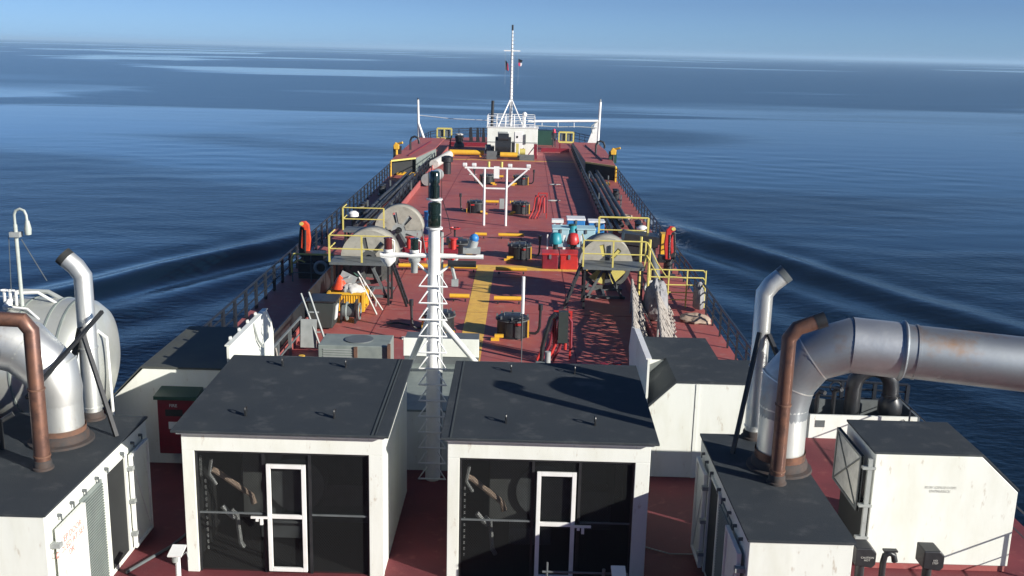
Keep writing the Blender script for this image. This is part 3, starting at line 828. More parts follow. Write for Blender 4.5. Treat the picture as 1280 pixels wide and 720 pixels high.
g1 = [(c.x-.9, c.y-.2, c.z+1.42), (c.x-.35, c.y-.2, c.z+1.45), (c.x+.45, c.y-.25, c.z+1.0), (c.x+1.05, c.y-.3, c.z+.55), (c.x+1.1, c.y-.3, .3)]
MB().tube(g1, .033, 8).build('pipe', 'white2', r)
g2 = [(c.x-.9, c.y-.6, c.z+1.25), (c.x-.4, c.y-.6, c.z+1.2), (c.x+.3, c.y-.9, c.z+.75), (c.x+.72, c.y-1.0, c.z+.2), (c.x+.75, c.y-1.0, .9)]
MB().tube(g2, .027, 8).build('pipe', 'white2', r)
g3 = [(c.x-.9, c.y+.1, c.z+1.4), (c.x-.3, c.y+.15, c.z+1.38), (c.x+.4, c.y+.1, c.z+1.02)]
MB().tube(g3, .05, 8).build('pipe', 'grey', r)
k = MB().cyl((c.x-.85, c.y-.6, c.z+1.2), (c.x-.85, c.y-.2, c.z+1.4), .06, n=8)
for i in range(3):
    k.cyl((c.x-.95+i*.12, c.y-.4, c.z+1.22), (c.x-.95+i*.12, c.y-.4, c.z+1.52), .03, n=6).ring((c.x-.95+i*.12, c.y-.4, c.z+1.53), .07, .012, 'Z', 10, 4)
k.build('valve_cluster', 'white2', r)
MB().cyl((c.x+.95, c.y-.95, 1.0), (c.x+1.15, c.y-.35, 1.0), .06, n=8).ring((c.x+.9, c.y-1.0, 1.15), .09, .015, 'Y', 10, 4).build('valve', 'white2', r)
MB().cyl((c.x-.1, c.y-1.15, c.z+.45), (c.x-.1, c.y-1.3, c.z+.72), .02, n=6).ring((c.x-.1, c.y-1.3, c.z+.74), .08, .012, 'Z', 10, 4).build('gauge_valve', 'dgrey', r)
# side cabinet at left edge
r = thing('filter_drum', 'white drum with a black base at the very left edge', 'drum', (-9.35, 16.6, ZR))
MB().cyl((-9.5, 16.45, ZR), (-9.5, 16.45, ZR+.95), .3, n=20).build('body', 'white2', r)
MB().cyl((-9.5, 16.45, ZR), (-9.5, 16.45, ZR+.12), .36, n=20).build('base', 'black', r)
MB().tube([(-9.1, 16.7, ZR), (-9.1, 16.7, ZR+.5), (-8.9, 16.8, ZR+.62)], .05, 8).build('hose', 'black', r)
# lamp post with hanging lantern
r = thing('lamp_post', 'slim pale post with a hooked top and hanging lamp above the silver tank', 'lamp post', (-10.28, 20.0, 0))
MB().tube([(-10.2, 20.0, 0), (-10.2, 20.0, 5.75)] , .04, 10).build('pole', 'dullpole', r)
MB().tube([(-10.2, 20.0, 5.7)] + [(-10.08-.12*math.cos(R(a)), 20.0, 5.95+.12*math.sin(R(a))) for a in (0, 45, 90, 135, 180)] + [(-9.95, 20, 5.8)], .026, 8).build('hook', 'dullpole', r)
MB().lathe((-9.95, 20, 5.55), [(0.001, .3), (.04, .28), (.07, .12), (.06, 0), (0.001, -.02)], 12).build('lamp', 'dullpole', r)
MB().box(-10.3, -10.1, 19.92, 20.08, 5.5, 5.6).build('bracket', 'grey', r)
MB().cyl((-10.35, 20, 5.5), (-10.4, 20, 4.4), .008, n=4).cyl((-10.1, 20, 5.45), (-9.65, 20, 4.6), .01, n=4).build('stay_wire', 'dgrey', r)

# small floodlights near camera
def flood(x, y, z, label):
    r = thing('floodlight', label, 'floodlight', (x, y, 0), 'small white floodlights')
    MB().cyl((x, y, 0), (x, y, z-.1), .045, n=10).build('post', 'white2', r)
    MB().box(x-.12, x+.12, y-.16, y+.14, z, z+.03, tilt=(R(12), 'X')).build('head', 'white2', r)
    MB().cyl((x-.03, y-.02, z-.18), (x-.03, y-.02, z-.01), .06, n=10).build('lamp_body', 'grey', r)
    MB().tube([(x+.05, y, z-.1), (x+.15, y+.03, z-.02), (x+.19, y, z-.15)], .008, 5).build('cable', 'grey', r)
    return r
flood(-5.8, 15.9, .85, 'small white floodlight before the left screened house')
flood(1.78, 15.6, .85, 'small white floodlight before the right screened house')
tag(MB().tube([(.5, 15.8, .72), (1.7, 15.8, .72)], .02, 6).cyl((.58, 15.8, 0), (.58, 15.8, .9), .018, n=6).cyl((1.55, 15.8, 0), (1.55, 15.8, .8), .03, n=6).build('handrail', 'dgrey', loc=(1.1, 15.8, 0)),
    'thin grey handrail in front of the right screened house', 'handrail')
tag(MB().tube([(-7.0, 16.6, .03), (-6.55, 17.6, .03), (-6.3, 18.6, .03), (-6.35, 20, .03)], .03, 6).build('deck_hose', 'dgrey', loc=(-6.6, 17.6, 0)), 'dark hose on the deck beside the left screened house', 'hose')
tag(MB().cyl((-6.75, 20.4, .02), (-6.75, 20.4, .2), .35, n=20).build('rope_coil', 'black', loc=(-6.75, 20.4, 0)), 'dark coiled hose below the red wall cabinet', 'hose')
tag(MB().tube([(2.45, 18.2, .03), (3.0, 17.9, .025), (3.5, 17.9, .03)], .012, 5).build('cable', 'grey', loc=(3, 18, 0)), 'thin pale cable across the deck right of the screened houses', 'cable')
tag(MB().box(-.16, .16, -.03, .03, 0, .05, rz=.3).cyl((-.1, 0, .05), (-.1, 0, .1), .03, n=6).cyl((.1, 0, .05), (.1, 0, .1), .03, n=6).build('deck_cleat', 'black', loc=(0, 0, 0)), 'small black cleat on the red deck before the white coaming', 'cleat').location = (6.6, 22.2, 0)

# ------------------------------------------------------------------ ladder mast between the houses
mx, my = -1.86, 21.15
r = thing('ladder_mast', 'white signal mast with triangular rungs between the screened houses', 'mast', (mx, my, 0))
MB().tube([(mx, my, 0), (mx, my, 3.7), (mx, my, 5.68)], .15, 16, True, [.165, .15, .12]).build('pole', 'white2', r)
for i in range(13):
    z = .08+i*.366
    w = .3
    k = MB()
    k.tube([(mx-.12, my-.13, z+.25), (mx-w, my-.2, z), (mx-w+.01, my-.2, z), (mx+w-.01, my-.2, z), (mx+w, my-.2, z), (mx+.12, my-.13, z+.25)], .02, 6)
    k.build('rung', 'white2', r)
MB().tube([(mx+.165, my+.06, .05), (mx+.165, my+.06, 5.6)], .03, 6).build('cable_pipe', 'grey', r)
for s in (-1, 1):
    MB().tube([(mx+s*.08, my, 3.75), (mx+s*.95, my+3.4, 1.47)], .07, 10).build('brace', 'white2', r)
arm = MB().tube([(mx-1.15, my, 5.1), (mx+1.05, my, 5.1)], .052, 8).build('crossarm', 'white2', r)
MB().tube([(mx-.1, my, 4.7), (mx-.5, my, 5.05)], .03, 6).tube([(mx+.1, my, 4.7), (mx+.5, my, 5.05)], .03, 6).build('arm_bracket', 'white2', r)
def lantern(root, x, y, z, s=1, m='lens'):
    l = MB().lathe((x, y, z), [(.001, .0), (.11*s, 0), (.12*s, .03), (.12*s, .06), (.1*s, .06)], 14).build('lantern_base', 'white2', root)
    MB().lathe((x, y, z+.06*s), [(.1*s, 0), (.1*s, .26*s), (.11*s, .27*s), (.11*s, .3*s), (.001, .31*s)], 14).build('lens', m, l)
    MB().tube([(x+.15*s, y, z), (x+.16*s, y, z+.28*s), (x+.02, y, z+.36*s)], .012, 5).build('guard', 'white2', l)
lantern(r, mx-.98, my, 5.16, .85, 'glassred')
lantern(r, mx-.42, my, 5.16, .85)
MB().lathe((mx-.42, my, 4.72), [(.001, 0), (.07, 0), (.08, .2), (.13, .26), (.13, .33), (.001, .34)], 12).build('floodlight', 'grey', r)
MB().lathe((mx-.98, my, 4.85), [(.001, 0), (.05, 0), (.16, .12), (.17, .2), (.001, .2)], 12).build('loudspeaker', 'white2', r)
MB().box(mx+.62, mx+.98, my-.1, my+.1, 5.18, 5.3).cyl((mx+.8, my, 5.28), (mx+.85, my, 5.45), .1, n=10).build('lamp_mount', 'grey', r)
MB().sphere((mx+.85, my, 5.5), .1).build('blue_lamp', 'blue', r)
MB().cyl((mx+.3, my-.05, 4.95), (mx+.9, my-.05, 4.95), .07, n=12).build('horn', 'black', r)
MB().tube([(mx+.35, my, 5.0), (mx+.45, my, 4.6)], .04, 6).box(mx+.38, mx+.52, my-.05, my+.05, 4.45, 4.6).build('flood_bracket', 'grey', r)
MB().cyl((mx, my, 5.68), (mx, my, 5.72), .18, n=16).build('top_plate', 'white2', r)
MB().lathe((mx, my, 5.72), [(.12, 0), (.135, .02), (.135, .24), (.12, .25), (.12, .28), (.135, .29), (.135, .5), (.1, .53), (.001, .53)], 20).build('lower_lantern', 'lens', r)
MB().box(mx-.05, mx+.13, my+.02, my+.16, 5.72, 6.32).cyl((mx, my, 6.3), (mx, my, 6.33), .17, n=16).build('lantern_bracket', 'white2', r)
MB().lathe((mx, my, 6.33), [(.09, 0), (.11, .02), (.11, .26), (.09, .28), (.09, .32), (.11, .33), (.11, .54), (.08, .58), (.001, .58)], 20).build('upper_lantern', 'lens', r)
k = MB()
for a in range(5):
    k.cyl((mx+.15*math.cos(a*1.256), my+.15*math.sin(a*1.256), 6.33), (mx+.15*math.cos(a*1.256), my+.15*math.sin(a*1.256), 6.9), .008, n=4)
k.build('lantern_cage', 'black', r)
MB().tube([(mx+.17, my, 6.3), (mx+.3, my, 5.9), (mx+.36, my, 5.6), (mx+.2, my, 5.5)], .01, 4).build('cable', 'black', r)

# ------------------------------------------------------------------ tank hatches
def J(p, q): return p
r0 = thing('tank_hatch', '', 'tank hatch', (0, 0, 0), 'round black tank hatches on the deck')
MB().lathe((0, 0, 0), [(.62, 0), (.62, .03), (.56, .04), (.56, .58), (.60, .6), (.60, .66), (.5, .72), (.001, .73)], 28).build('barrel', 'black', r0)
k = MB()
for a in range(0, 360, 45): k.box(.56*math.cos(R(a))-.03, .56*math.cos(R(a))+.03, .56*math.sin(R(a))-.03, .56*math.sin(R(a))+.03, .6, .78)
k.lathe((0, 0, .6), [(.55, 0), (.62, 0), (.62, .03), (.55, .03)], 24)
k.tube([(-.3, 0, .72), (-.3, 0, .84), (.3, 0, .84), (.3, 0, .72)], .02, 5)
k.build('dog_bolts', 'dgrey', r0)
vp = MB().tube([(.55, -.1, .12), (.85, -.15, .12), (.95, -.15, .2), (1.0, -.15, .35), (1.02, -.15, 1.0)], .05, 8).build('vent_pipe', 'black', r0)
MB().cyl((1.02, -.15, .98), (1.02, -.15, 1.2), .085, n=10).build('vent_cap', 'black', vp)
MB().box(-.62, -.3, -.75, -.62, .1, .2).box(-.75, -.45, -.85, -.76, .0, .1).build('step_block', 'yellow', r0)
MB().box(.56, .62, -.3, -.22, 0, .62).build('yellow_post', 'yellow', r0)
hw = MB().cyl((.35, -.72, 0), (.35, -.72, .75), .03, n=6).build('valve_stem', 'black', r0)
MB().ring((.35, -.72, .78), .14, .015, 'Z', 12, 5).build('hand_wheel', 'black', hw)
MB().box(.1, .35, -.6, -.57, .5, .58).build('red_lever', 'red_obj', r0)
hp = [((-.25, 33.1), False, 'black round hatch right of the yellow walkway, nearest of its row'), ((-2.75, 33.4), True, 'black round hatch left of the yellow walkway, half hidden by the ladder mast'),
      ((-.1, 46.3), False, 'black round hatch just beyond the yellow cross marking'), ((-2.85, 46.8), True, 'black round hatch left of the centreline behind the mast crossarm lamp'),
      ((-.15, 59.6), False, 'black round hatch right of the white gantry legs'), ((-2.75, 59.6), True, 'black round hatch left of the white gantry legs'),
      ((-.2, 72.8), False, 'far black round hatch seen under the right arm of the gantry'), ((-2.6, 72.8), True, 'far black round hatch seen under the left arm of the gantry')]
for i, (p, mir, lb) in enumerate(hp):
    if i == 0: r0.location = (*p, 0); r0['label'] = lb; r0.scale = (.92, .92, .95)
    else: dup(r0, (*p, 0), lb, mir, 0, .92)
# yellow bars
bars = [(-2.7, -1.95, 37.6, 'yellow deck pipe left of the walkway, nearest the ladder mast'), (-1.0, .1, 37.4, 'yellow deck pipe right of the walkway behind the nearest hatch'),
        (-5.3, -1.9, 42.9, 'long yellow deck pipe before the cross marking, left of the walkway'), (-1.1, .25, 42.7, 'yellow deck pipe before the cross marking, right of the walkway'),
        (-2.4, -1.8, 51.0, 'short yellow deck pipe beyond the cross marking, left of centre'), (-1.2, .1, 51.0, 'yellow deck pipe beyond the cross marking, right of centre'),
        (-2.5, -1.5, 62.5, 'yellow deck pipe behind the left gantry leg'), (-.8, .1, 62.5, 'yellow deck pipe behind the right gantry leg'),
        (-2.4, -1.5, 75.5, 'far yellow deck pipe under the left gantry arm'), (-.8, .3, 75.5, 'far yellow deck pipe under the right gantry arm')]
for (a, b2, yy, lb) in bars:
    rr_ = thing('yellow_pipe', lb, 'deck pipe', ((a+b2)/2, yy, 0), 'yellow deck pipes across the centreline')
    MB().cyl((a, yy, .22), (b2, yy, .22), .085, n=10).build('pipe', 'yellow', rr_)
    for xx in (a+.15, b2-.15): MB().box(xx-.03, xx+.03, yy-.03, yy+.03, 0, .1).build('foot', 'black', rr_)
tag(MB().cyl((-6.7, 91.5, .35), (-3.6, 91.5, .35), .24, n=14).box(-6.5, -6.3, 91.3, 91.7, 0, .2).box(-4.0, -3.8, 91.3, 91.7, 0, .2).build('yellow_boom', 'yellow', loc=(-5, 91.5, 0)), 'thick yellow boom lying left of the white bow house', 'boom')

# white antenna pole near hatch
r = thing('whip_antenna', 'thin white pole standing beside the nearest hatch', 'antenna', (.08, 29.9, 0))
MB().cyl((.08, 29.9, 0), (.08, 29.9, 1.6), .015, n=6).build('lower_pole', 'dgrey', r)
MB().cyl((.08, 29.9, 1.6), (.08, 29.9, 2.75), .05, n=8).build('upper_pole', 'white2', r)

# ------------------------------------------------------------------ gantry
r = thing('lamp_gantry', 'white two-legged gantry with lamps and V braces over the mid deck', 'gantry', (-1.5, 55, 0))
Y = 55
for x in (-2.12, -.92): MB().cyl((x, Y, 0), (x, Y, 3.1), .07, .06, 10).build('leg', 'white2', r)
MB().bar((-3.2, Y, 3.15), (.32, Y, 3.15), .09).build('crossbeam', 'white2', r)
MB().bar((-2.12, Y, 2.05), (-.92, Y, 2.05), .08).build('tie_bar', 'white2', r)
MB().bar((-2.15, Y, 2.1), (-3.05, Y, 3.1), .08).build('brace', 'white2', r)
MB().bar((-.9, Y, 2.1), (.2, Y, 3.1), .08).build('brace', 'white2', r)
for x in (-3.2, -2.7, -.75, .25):
    l = MB().box(x-.12, x+.12, Y-.1, Y+.1, 3.22, 3.38, tilt=(R(20), 'X')).build('floodlight', 'white2', r, bevel=.03)
for x in (-1.9, -1.2): MB().cyl((x, Y, 3.2), (x, Y, 3.5), .07, n=8).build('lamp', 'paleyellow', r)
MB().box(-1.62, -1.32, Y-.04, Y+.04, 2.6, 3.25).build('sign_plate', 'white2', r)
MB().box(-1.27, -1.02, Y-.1, Y-.02, .95, 1.5).build('junction_box', 'grey', r)

# red hose racks
def hose_rack(x, y, s, label, n=4):
    r = thing('hose_rack', label, 'hose rack', (x, y, 0), 'red hose racks')
    for i in range(n):
        xx = x-.25*s+i*.17*s
        MB().tube([(xx-.35*s, y-.2, .02), (xx-.12*s, y-.1, .5*s), (xx, y, 1.25*s), (xx+.1*s, y, 1.38*s), (xx+.2*s, y, 1.25*s), (xx+.2*s, y-.05, .35*s)], .045*s, 8).build('hose', 'darkred' if i % 2 else 'red_obj', r)
    MB().box(x-.1*s, x-.04*s, y+.1, y+.16, 0, 1.5*s).box(x+.42*s, x+.48*s, y+.1, y+.16, 0, 1.5*s).box(x-.1*s, x+.48*s, y+.1, y+.16, 1.5*s, 1.56*s).build('frame', 'red_obj', r)
    return r
hose_rack(.95, 57.8, .95, 'small red hose rack right of the far pair of hatches')
r = hose_rack(1.15, 30.4, 1.0, 'tall red hose rack standing right of the nearest hatch')
MB().box(1.2, 1.5, 30.2, 30.4, .6, 1.6).build('dark_panel', 'bin', r)
tag(MB().tube([(.7, 30.0, .03), (.72, 30.0, .5), (.8, 30.0, .9), (.95, 30, 1.45), (1.1, 30, 1.6)], .07, 8).build('riser_hose', 'black', loc=(.7, 30, 0)), 'black hose arching up to the tall red hose rack', 'hose')
r = thing('pump_unit', 'small grey and white pump left of the tall red hose rack', 'pump', (.85, 28.6, 0))
MB().cyl((.85, 28.6, .2), (.85, 28.6, .8), .09, n=12).build('motor', 'grey', r)
MB().box(.65, 1.05, 28.4, 28.8, 0, .3).build('base', 'dgrey', r); MB().cyl((.5, 28.6, .4), (.85, 28.6, .4), .1, n=10).build('pump_body', 'dgrey', r)
tag(MB().lathe((-.85, 27.8, 0), [(.35, 0), (.35, .25), (.22, .3), (.2, .42), (.001, .44)], 16).build('mushroom_vent', 'ltblue', loc=(-.85, 27.8, 0)), 'pale blue mushroom vent behind the right screened house roof', 'vent')
tag(MB().tube([(-1.1, 27.2, .0), (-1.1, 27.2, .7)], .03, 6).tube([(-.5, 27.6, .35), (1.6, 27.6, .35)], .05, 6).tube([(2.3, 27.9, .0), (2.3, 27.9, .55), (3.8, 27.9, .55)], .03, 6).build('pipe_run', 'ggrey', loc=(.5, 27.6, 0)), 'pale grey pipe run just behind the right screened house', 'pipe')
for i, x in enumerate((1.9, 2.5, 2.9)):
    tag(MB().lathe((x, 28.3+i*.1, 0), [(.1, 0), (.1, .45-.05*i), (.13, .47), (.13, .55), (.001, .56)], 10).build('red_standpipe', 'darkred', loc=(x, 28.3, 0)),
        ['dark red standpipe nearest the tall red hose rack', 'dark red standpipe in the middle of its row of three', 'dark red standpipe at the right end of its row of three'][i], 'standpipe', 'dark red standpipes')

# ------------------------------------------------------------------ hose reels
def reel(x, y, z, rad, w, label, mface='darkgrey', myel='ggrey', drum='black', gap=14):
    r = thing('hose_reel', label, 'hose reel', (x, y, 0), 'big hose reels')
    for k, yy in enumerate((y-w/2, y+w/2)):
        mb = MB()
        # rim ring plate
        for (ra, rb) in ((rad*.84, rad), (rad*.14, rad*.34)):
            mb.lathe((x, yy, z), [(ra, -.03), (rb, -.03), (rb, .03), (ra, .03), (ra, -.03)], 40, 'Y')
        f0 = mb.build('flange', mface, r)
        sp = MB()
        for a in range(0, 360, 72):
            a += gap
            wd = 25
            pts = []
            for (rr, dd) in ((rad*.33, -wd*1.1), (rad*.85, -wd), (rad*.85, wd), (rad*.33, wd*1.1)):
                t = R(a+dd); pts.append((x+rr*math.cos(t), z+rr*math.sin(t)))
            sp.prism(pts, 'Y', yy-.02, yy+.02)
        sp.build('spoke_plate', mface if k or myel == 'ggrey' else myel, f0)
    MB().cyl((x, y-w/2+.04, z), (x, y+w/2-.04, z), rad*.62, n=28).build('drum', drum, r)
    # cover hood of grey plate over the back half
    k = MB()
    n = 26
    pts = [(x+rad*1.05*math.cos(R(2+176*i/n)), z+rad*1.05*math.sin(R(2+176*i/n))) for i in range(n+1)]
    vs_ = [(q[0], yy, q[1]) for yy in (y-w/2+.06, y+w/2+.05) for q in pts]
    k.add(vs_, [(i, i+1, n+2+i, n+1+i) for i in range(n)], True)
    o = k.build('hood', 'canvasgrey', r)
    so = o.modifiers.new('s', 'SOLIDIFY'); so.thickness = .02
    # half-round grey weather shield on the front, with a cut-out
    k = MB()
    vs_, fs_ = [], []
    for i in range(n+1):
        t = R(2+176*i/n)
        cut = .80 if 38 < 2+176*i/n < 62 or 96 < 2+176*i/n < 112 else .30
        for rr in (cut, 1.05): vs_.append((x+rad*rr*math.cos(t), y-w/2-.05, z+rad*rr*math.sin(t)))
    fs_ = [(2*i, 2*i+1, 2*i+3, 2*i+2) for i in range(n)]
    k.add(vs_, fs_)
    o = k.build('shield', 'canvasgrey', r)
    so = o.modifiers.new('s', 'SOLIDIFY'); so.thickness = .02
    st = MB()
    for yy in (y-w/2-.15, y+w/2+.15):
        st.bar((x-rad*.7, yy, 0), (x, yy, z), .1).bar((x+rad*.7, yy, 0), (x, yy, z), .1).bar((x-rad*.8, yy, .05), (x+rad*.8, yy, .05), .1)
    st.bar((x, y-w/2-.15, .05), (x, y+w/2+.15, .05), .1).build('stand', 'dgrey', r)
    MB().cyl((x, y-w/2-.25, z), (x, y+w/2+.25, z), .1, n=10).build('axle', 'black', r)
    return r
reel(-5.85, 38.6, 1.5, 1.02, 1.1, 'large grey hose reel behind the left yellow-railed platform', gap=20)
reel(-5.7, 46.6, 1.18, 1.06, .9, 'pale grey hose reel with open spokes, the farther one on the left', 'grey', drum='dgrey', gap=5)
reel(3.3, 39.4, 1.34, 1.0, 1.1, 'large grey and yellow hose reel behind the right yellow-railed platform', myel='paleyellow', gap=28)

def platform(x0, x1, y0, y1, z, label, posts, mdeck='dgrey', side='right'):
    r = thing('work_platform', label, 'platform', ((x0+x1)/2, (y0+y1)/2, 0), 'raised work platforms')
    MB().box(x0, x1, y0, y1, z-.1, z).build('deck_plate', mdeck, r)
    for (px, py) in ((x0+.08, y0+.1), (x1-.08, y0+.1), (x0+.08, y1-.1), (x1-.08, y1-.1)):
        MB().box(px-.04, px+.04, py-.04, py+.04, 0, z-.1).build('leg', 'black', r)
    k = MB()
    for h in (.5, 1.0): k.tube([(x0, y0+.04, z+h), (x1, y0+.04, z+h)], .026, 6)
    for h in (.5, 1.0): k.tube([(x0, y0+.04, z+h), (x0, y1, z+h)], .026, 6)
    k.build('railing', 'paleyellow', r)
    for px in posts: MB().box(px-.03, px+.03, y0+.02, y0+.08, z, z+1.0).build('rail_post', 'paleyellow', r)
    l = MB()
    lx = x1+.03 if side == 'right' else x0-.05
    sgn = 1 if side == 'right' else -1
    for yy in (y0+.15, y0+.6):
        l.bar((lx, yy, z), (lx+sgn*.6, yy-.2, 0), .05, .08)
    for i in range(1, 6):
        t = i/6
        l.bar((lx+sgn*.6*(1-t), y0+.15-.2*(1-t), z*t), (lx+sgn*.6*(1-t), y0+.6-.2*(1-t), z*t), .04, .04)
    l.build('ladder', 'black', r)
    return r
platform(-7.1, -4.85, 36.6, 37.8, 1.62, 'raised platform with pale yellow rails before the left hose reel', (-7.1, -5.9, -4.85))
platform(2.3, 4.6, 36.9, 38.2, 1.62, 'raised platform with pale yellow rails before the right hose reel', (2.3, 3.4, 4.6), side='left')
platform(-7.9, -6.1, 44.0, 45.0, 1.5, 'smaller railed platform behind the left hose reel', (-7.9, -6.1), side='right')
tag(MB().box(-7.34, -7.30, 26.2, 33.6, .05, 1.02).build('canvas_dodger', 'black', loc=(-7.32, 30, 0)), 'dark canvas dodger along the left inner rail behind the hand trolley', 'canvas screen')
tag(MB().box(-7.34, -7.30, 34.0, 42.2, .05, 1.15).build('canvas_dodger', 'black', loc=(-7.32, 38, 0)), 'dark canvas dodger on the left inner rail behind the yellow skip', 'canvas screen')
# extra yellow frame at the right platform
r = thing('stair_frame', 'pale yellow stair handrail beside the right hose reel platform', 'handrail', (4.8, 38, 0))
MB().tube([(4.65, 37.0, 2.6), (5.0, 36.6, 1.9), (5.3, 36.2, 1.5), (6.1, 36.2, 1.45)], .024, 6).tube([(4.65, 37.0, 2.1), (5.0, 36.6, 1.5), (5.3, 36.3, 1.0)], .024, 6).build('handrail', 'paleyellow', r)
MB().cyl((4.75, 37, 0), (4.75, 37, 2.7), .05, n=6).cyl((4.55, 38.1, 0), (4.55, 38.1, 2.6), .05, n=6).build('post', 'paleyellow', r)

# ------------------------------------------------------------------ deck cranes and their rail boxes
def crane(x, y, m, label, s=1):
    r = thing('deck_crane', label, 'crane', (x, y, 0), 'folded red deck cranes')
    MB().lathe((x, y, 0), [(.35, 0), (.35, .1), (.2, .14), (.2, .8), (.27, .85), (.27, .95), (.001, .95)], 16).build('pedestal', 'black', r)
    MB().prism([(x-.26*s, .9), (x+.12*s, .9), (x+.10*s, 1.7), (x+.02*s, 2.35), (x-.22*s, 2.3), (x-.3*s, 1.5)], 'Y', y-.1, y+.2).build('column', 'black', r, bevel=.03)
    MB().prism([(x-.06*s, .95), (x+.18*s, .95), (x+.26*s, 1.7), (x+.2*s, 2.45), (x+.06*s, 2.62), (x-.14*s, 2.6), (x-.2*s, 2.42), (x-.02*s, 2.3), (x+.03*s, 1.7)], 'Y', y-.28, y-.11).build('folded_boom', m, r, bevel=.03)
    MB().prism([(x-.16*s, 1.3), (x-.06*s, 1.2), (x+.02*s, 1.9), (x-.1*s, 2.2)], 'Y', y-.24, y-.11).build('inner_link', m, r, bevel=.02)
    MB().cyl((x+.02*s, y-.25, 1.0), (x+.05*s, y-.25, 2.2), .06, n=8).build('hydraulic_ram', 'black', r)
    MB().cyl((x-.1*s, y-.3, 2.5), (x-.1*s, y-.08, 2.5), .09, n=12).build('knuckle', 'paleyellow', r)
    MB().box(x+.3*s-.15, x+.3*s+.15, y-.2, y+.2, .75, 1.1).build('control_box', 'black', r, bevel=.02)
    r.scale = (1, 1, .86)
    return r
crane(-9.1, 41.9, 'orange', 'folded orange crane at the left deck edge behind the life ring')
crane(6.35, 43.0, 'red_obj', 'folded red crane at the right deck edge by the yellow pipe gate', -1)
def gate(x0, x1, y, z0, label, m, ring_x, nb=2, h=1.15, mp='dgrey'):
    r = thing('rail_gate', label, 'railing', ((x0+x1)/2, y, 0))
    for i in range(nb+1):
        hh = h*(i+1)/(nb+1)
        MB().tube([(x0, y, hh), (x1-.1, y, hh), (x1, y, hh-.1)], .026, 6).build('bar', m, r)
    for i in range(4):
        xx = x0+(x1-x0)*i/3
        MB().cyl((xx, y, 0), (xx, y, h), .03, n=6).build('post', m, r)
    return r
gate(-9.3, -7.0, 40.2, 0, 'dark railing with yellow top bar before the orange crane', 'dgrey', 0)
tag(MB().tube([(-9.3, 40.1, .4), (-9.3, 40.1, 1.0), (-9.2, 40.1, 1.17), (-7.6, 40.1, 1.17)], .045, 6).tube([(-9.2, 40.05, .8), (-9.0, 40.05, .95), (-8.75, 40.05, .85)], .03, 6).build('yellow_pipe_rail', 'paleyellow', loc=(-9.2, 40.1, 0)), 'bent pale yellow pipe along the top of the left railing', 'pipe')
gate(4.9, 7.0, 37.6, 0, 'yellow pipe gate across the right side deck with a life ring', 'paleyellow', 0, nb=4, h=1.45)
for (x, y, z, lb) in ((-8.1, 40.0, .65, 'grey life ring on the dark railing before the orange crane'), (4.95, 37.5, .75, 'white life ring on the yellow pipe gate')):
    o = MB().ring((x, y, z), .24, .065, 'Y', 20, 8).build('life_ring', 'cloth' if x > 0 else 'grey', loc=(x, y, z)); tag(o, lb, 'life ring', 'life rings')
tag(MB().box(-9.2, -7.2, 40.8, 42.0, 0, .75).box(-9.0, -8.2, 41.0, 41.8, .75, 1.0).build('machinery_box', 'black', loc=(-8.2, 41.4, 0)), 'low black machinery box behind the left life ring', 'machinery')
tag(MB().cyl((-6.9, 40.6, 0), (-6.9, 40.6, .95), .25, n=14).sphere((-6.9, 40.6, .95), .25, 14, (1, 1, .5)).build('green_drum', 'green', loc=(-6.9, 40.6, 0)), 'dark green drum right of the left life ring', 'drum')

# ------------------------------------------------------------------ left deck clutter
def skip():
    x0, x1, y0, y1 = -6.9, -5.65, 35.3, 36.3
    r = thing('waste_skip', 'yellow slatted waste skip overflowing with scrap beside the left platform', 'skip', (-6.3, 35.8, 0))
    k = MB()
    for (a, b_) in (((x0, y0), (x1, y0)), ((x1, y0), (x1, y1)), ((x1, y1), (x0, y1)), ((x0, y1), (x0, y0))):
        for z in (.15, .75): k.bar((*a, z), (*b_, z), .08)
        k.bar((*a, .1), (*a, .77), .09)
    k.build('frame', 'yellow', r)
    k = MB().box(x0, x1, y0+.01, y0+.03, .15, .73).box(x0, x1, y1-.03, y1-.01, .15, .73).box(x0+.01, x0+.03, y0, y1, .15, .73).box(x1-.03, x1-.01, y0, y1, .15, .73).box(x0, x1, y0, y1, .14, .17)
    for i in range(12):
        xx = x0+.1+i*.09
        k.box(xx, xx+.02, y0-.012, y0+.01, .18, .72)
    k.build('side_panel', 'yellow', r)
skip()
items = [('orange_buoy', 'orange', 'orange cone-shaped scrap lying on top of the yellow skip', lambda m: m.lathe((-6.55, 35.7, .85), [(.001, .5), (.1, .4), (.26, .1), (.3, 0), (.001, 0)], 12)),
         ('metal_scrap', 'grey', 'bent pale grey panel sticking out of the yellow skip', lambda m: m.box(-6.6, -6.0, 35.9, 35.95, .95, 1.35, tilt=(R(25), 'Y')).box(-6.7, -6.2, 35.6, 36.0, 1.15, 1.2, tilt=(R(-20), 'Y'))),
         ('canvas_scrap', 'cloth', 'crumpled pale canvas heaped in the yellow skip', lambda m: m.__dict__.update(lump((-6.1, 35.6, .82), (.4, .3, .22), 11, 30, .4).__dict__)),
         ('scrap_timber', 'rustm', 'brown broken timber lying across the yellow skip', lambda m: m.bar((-6.4, 35.9, .95), (-5.8, 36.1, 1.15), .07).bar((-6.3, 35.6, 1.0), (-5.7, 35.9, .98), .06)),
         ('folding_ladder', 'cloth', 'pale folding ladder leaning against the right side of the yellow skip', lambda m: m.bar((-6.0, 36.3, 1.35), (-5.0, 35.6, .1), .05).bar((-5.9, 36.0, 1.2), (-5.15, 35.2, .03), .05).bar((-5.75, 36.1, 1.05), (-5.65, 35.85, .95), .04).bar((-5.5, 35.95, .7), (-5.4, 35.65, .6), .04).bar((-5.25, 35.8, .4), (-5.2, 35.4, .3), .04))]
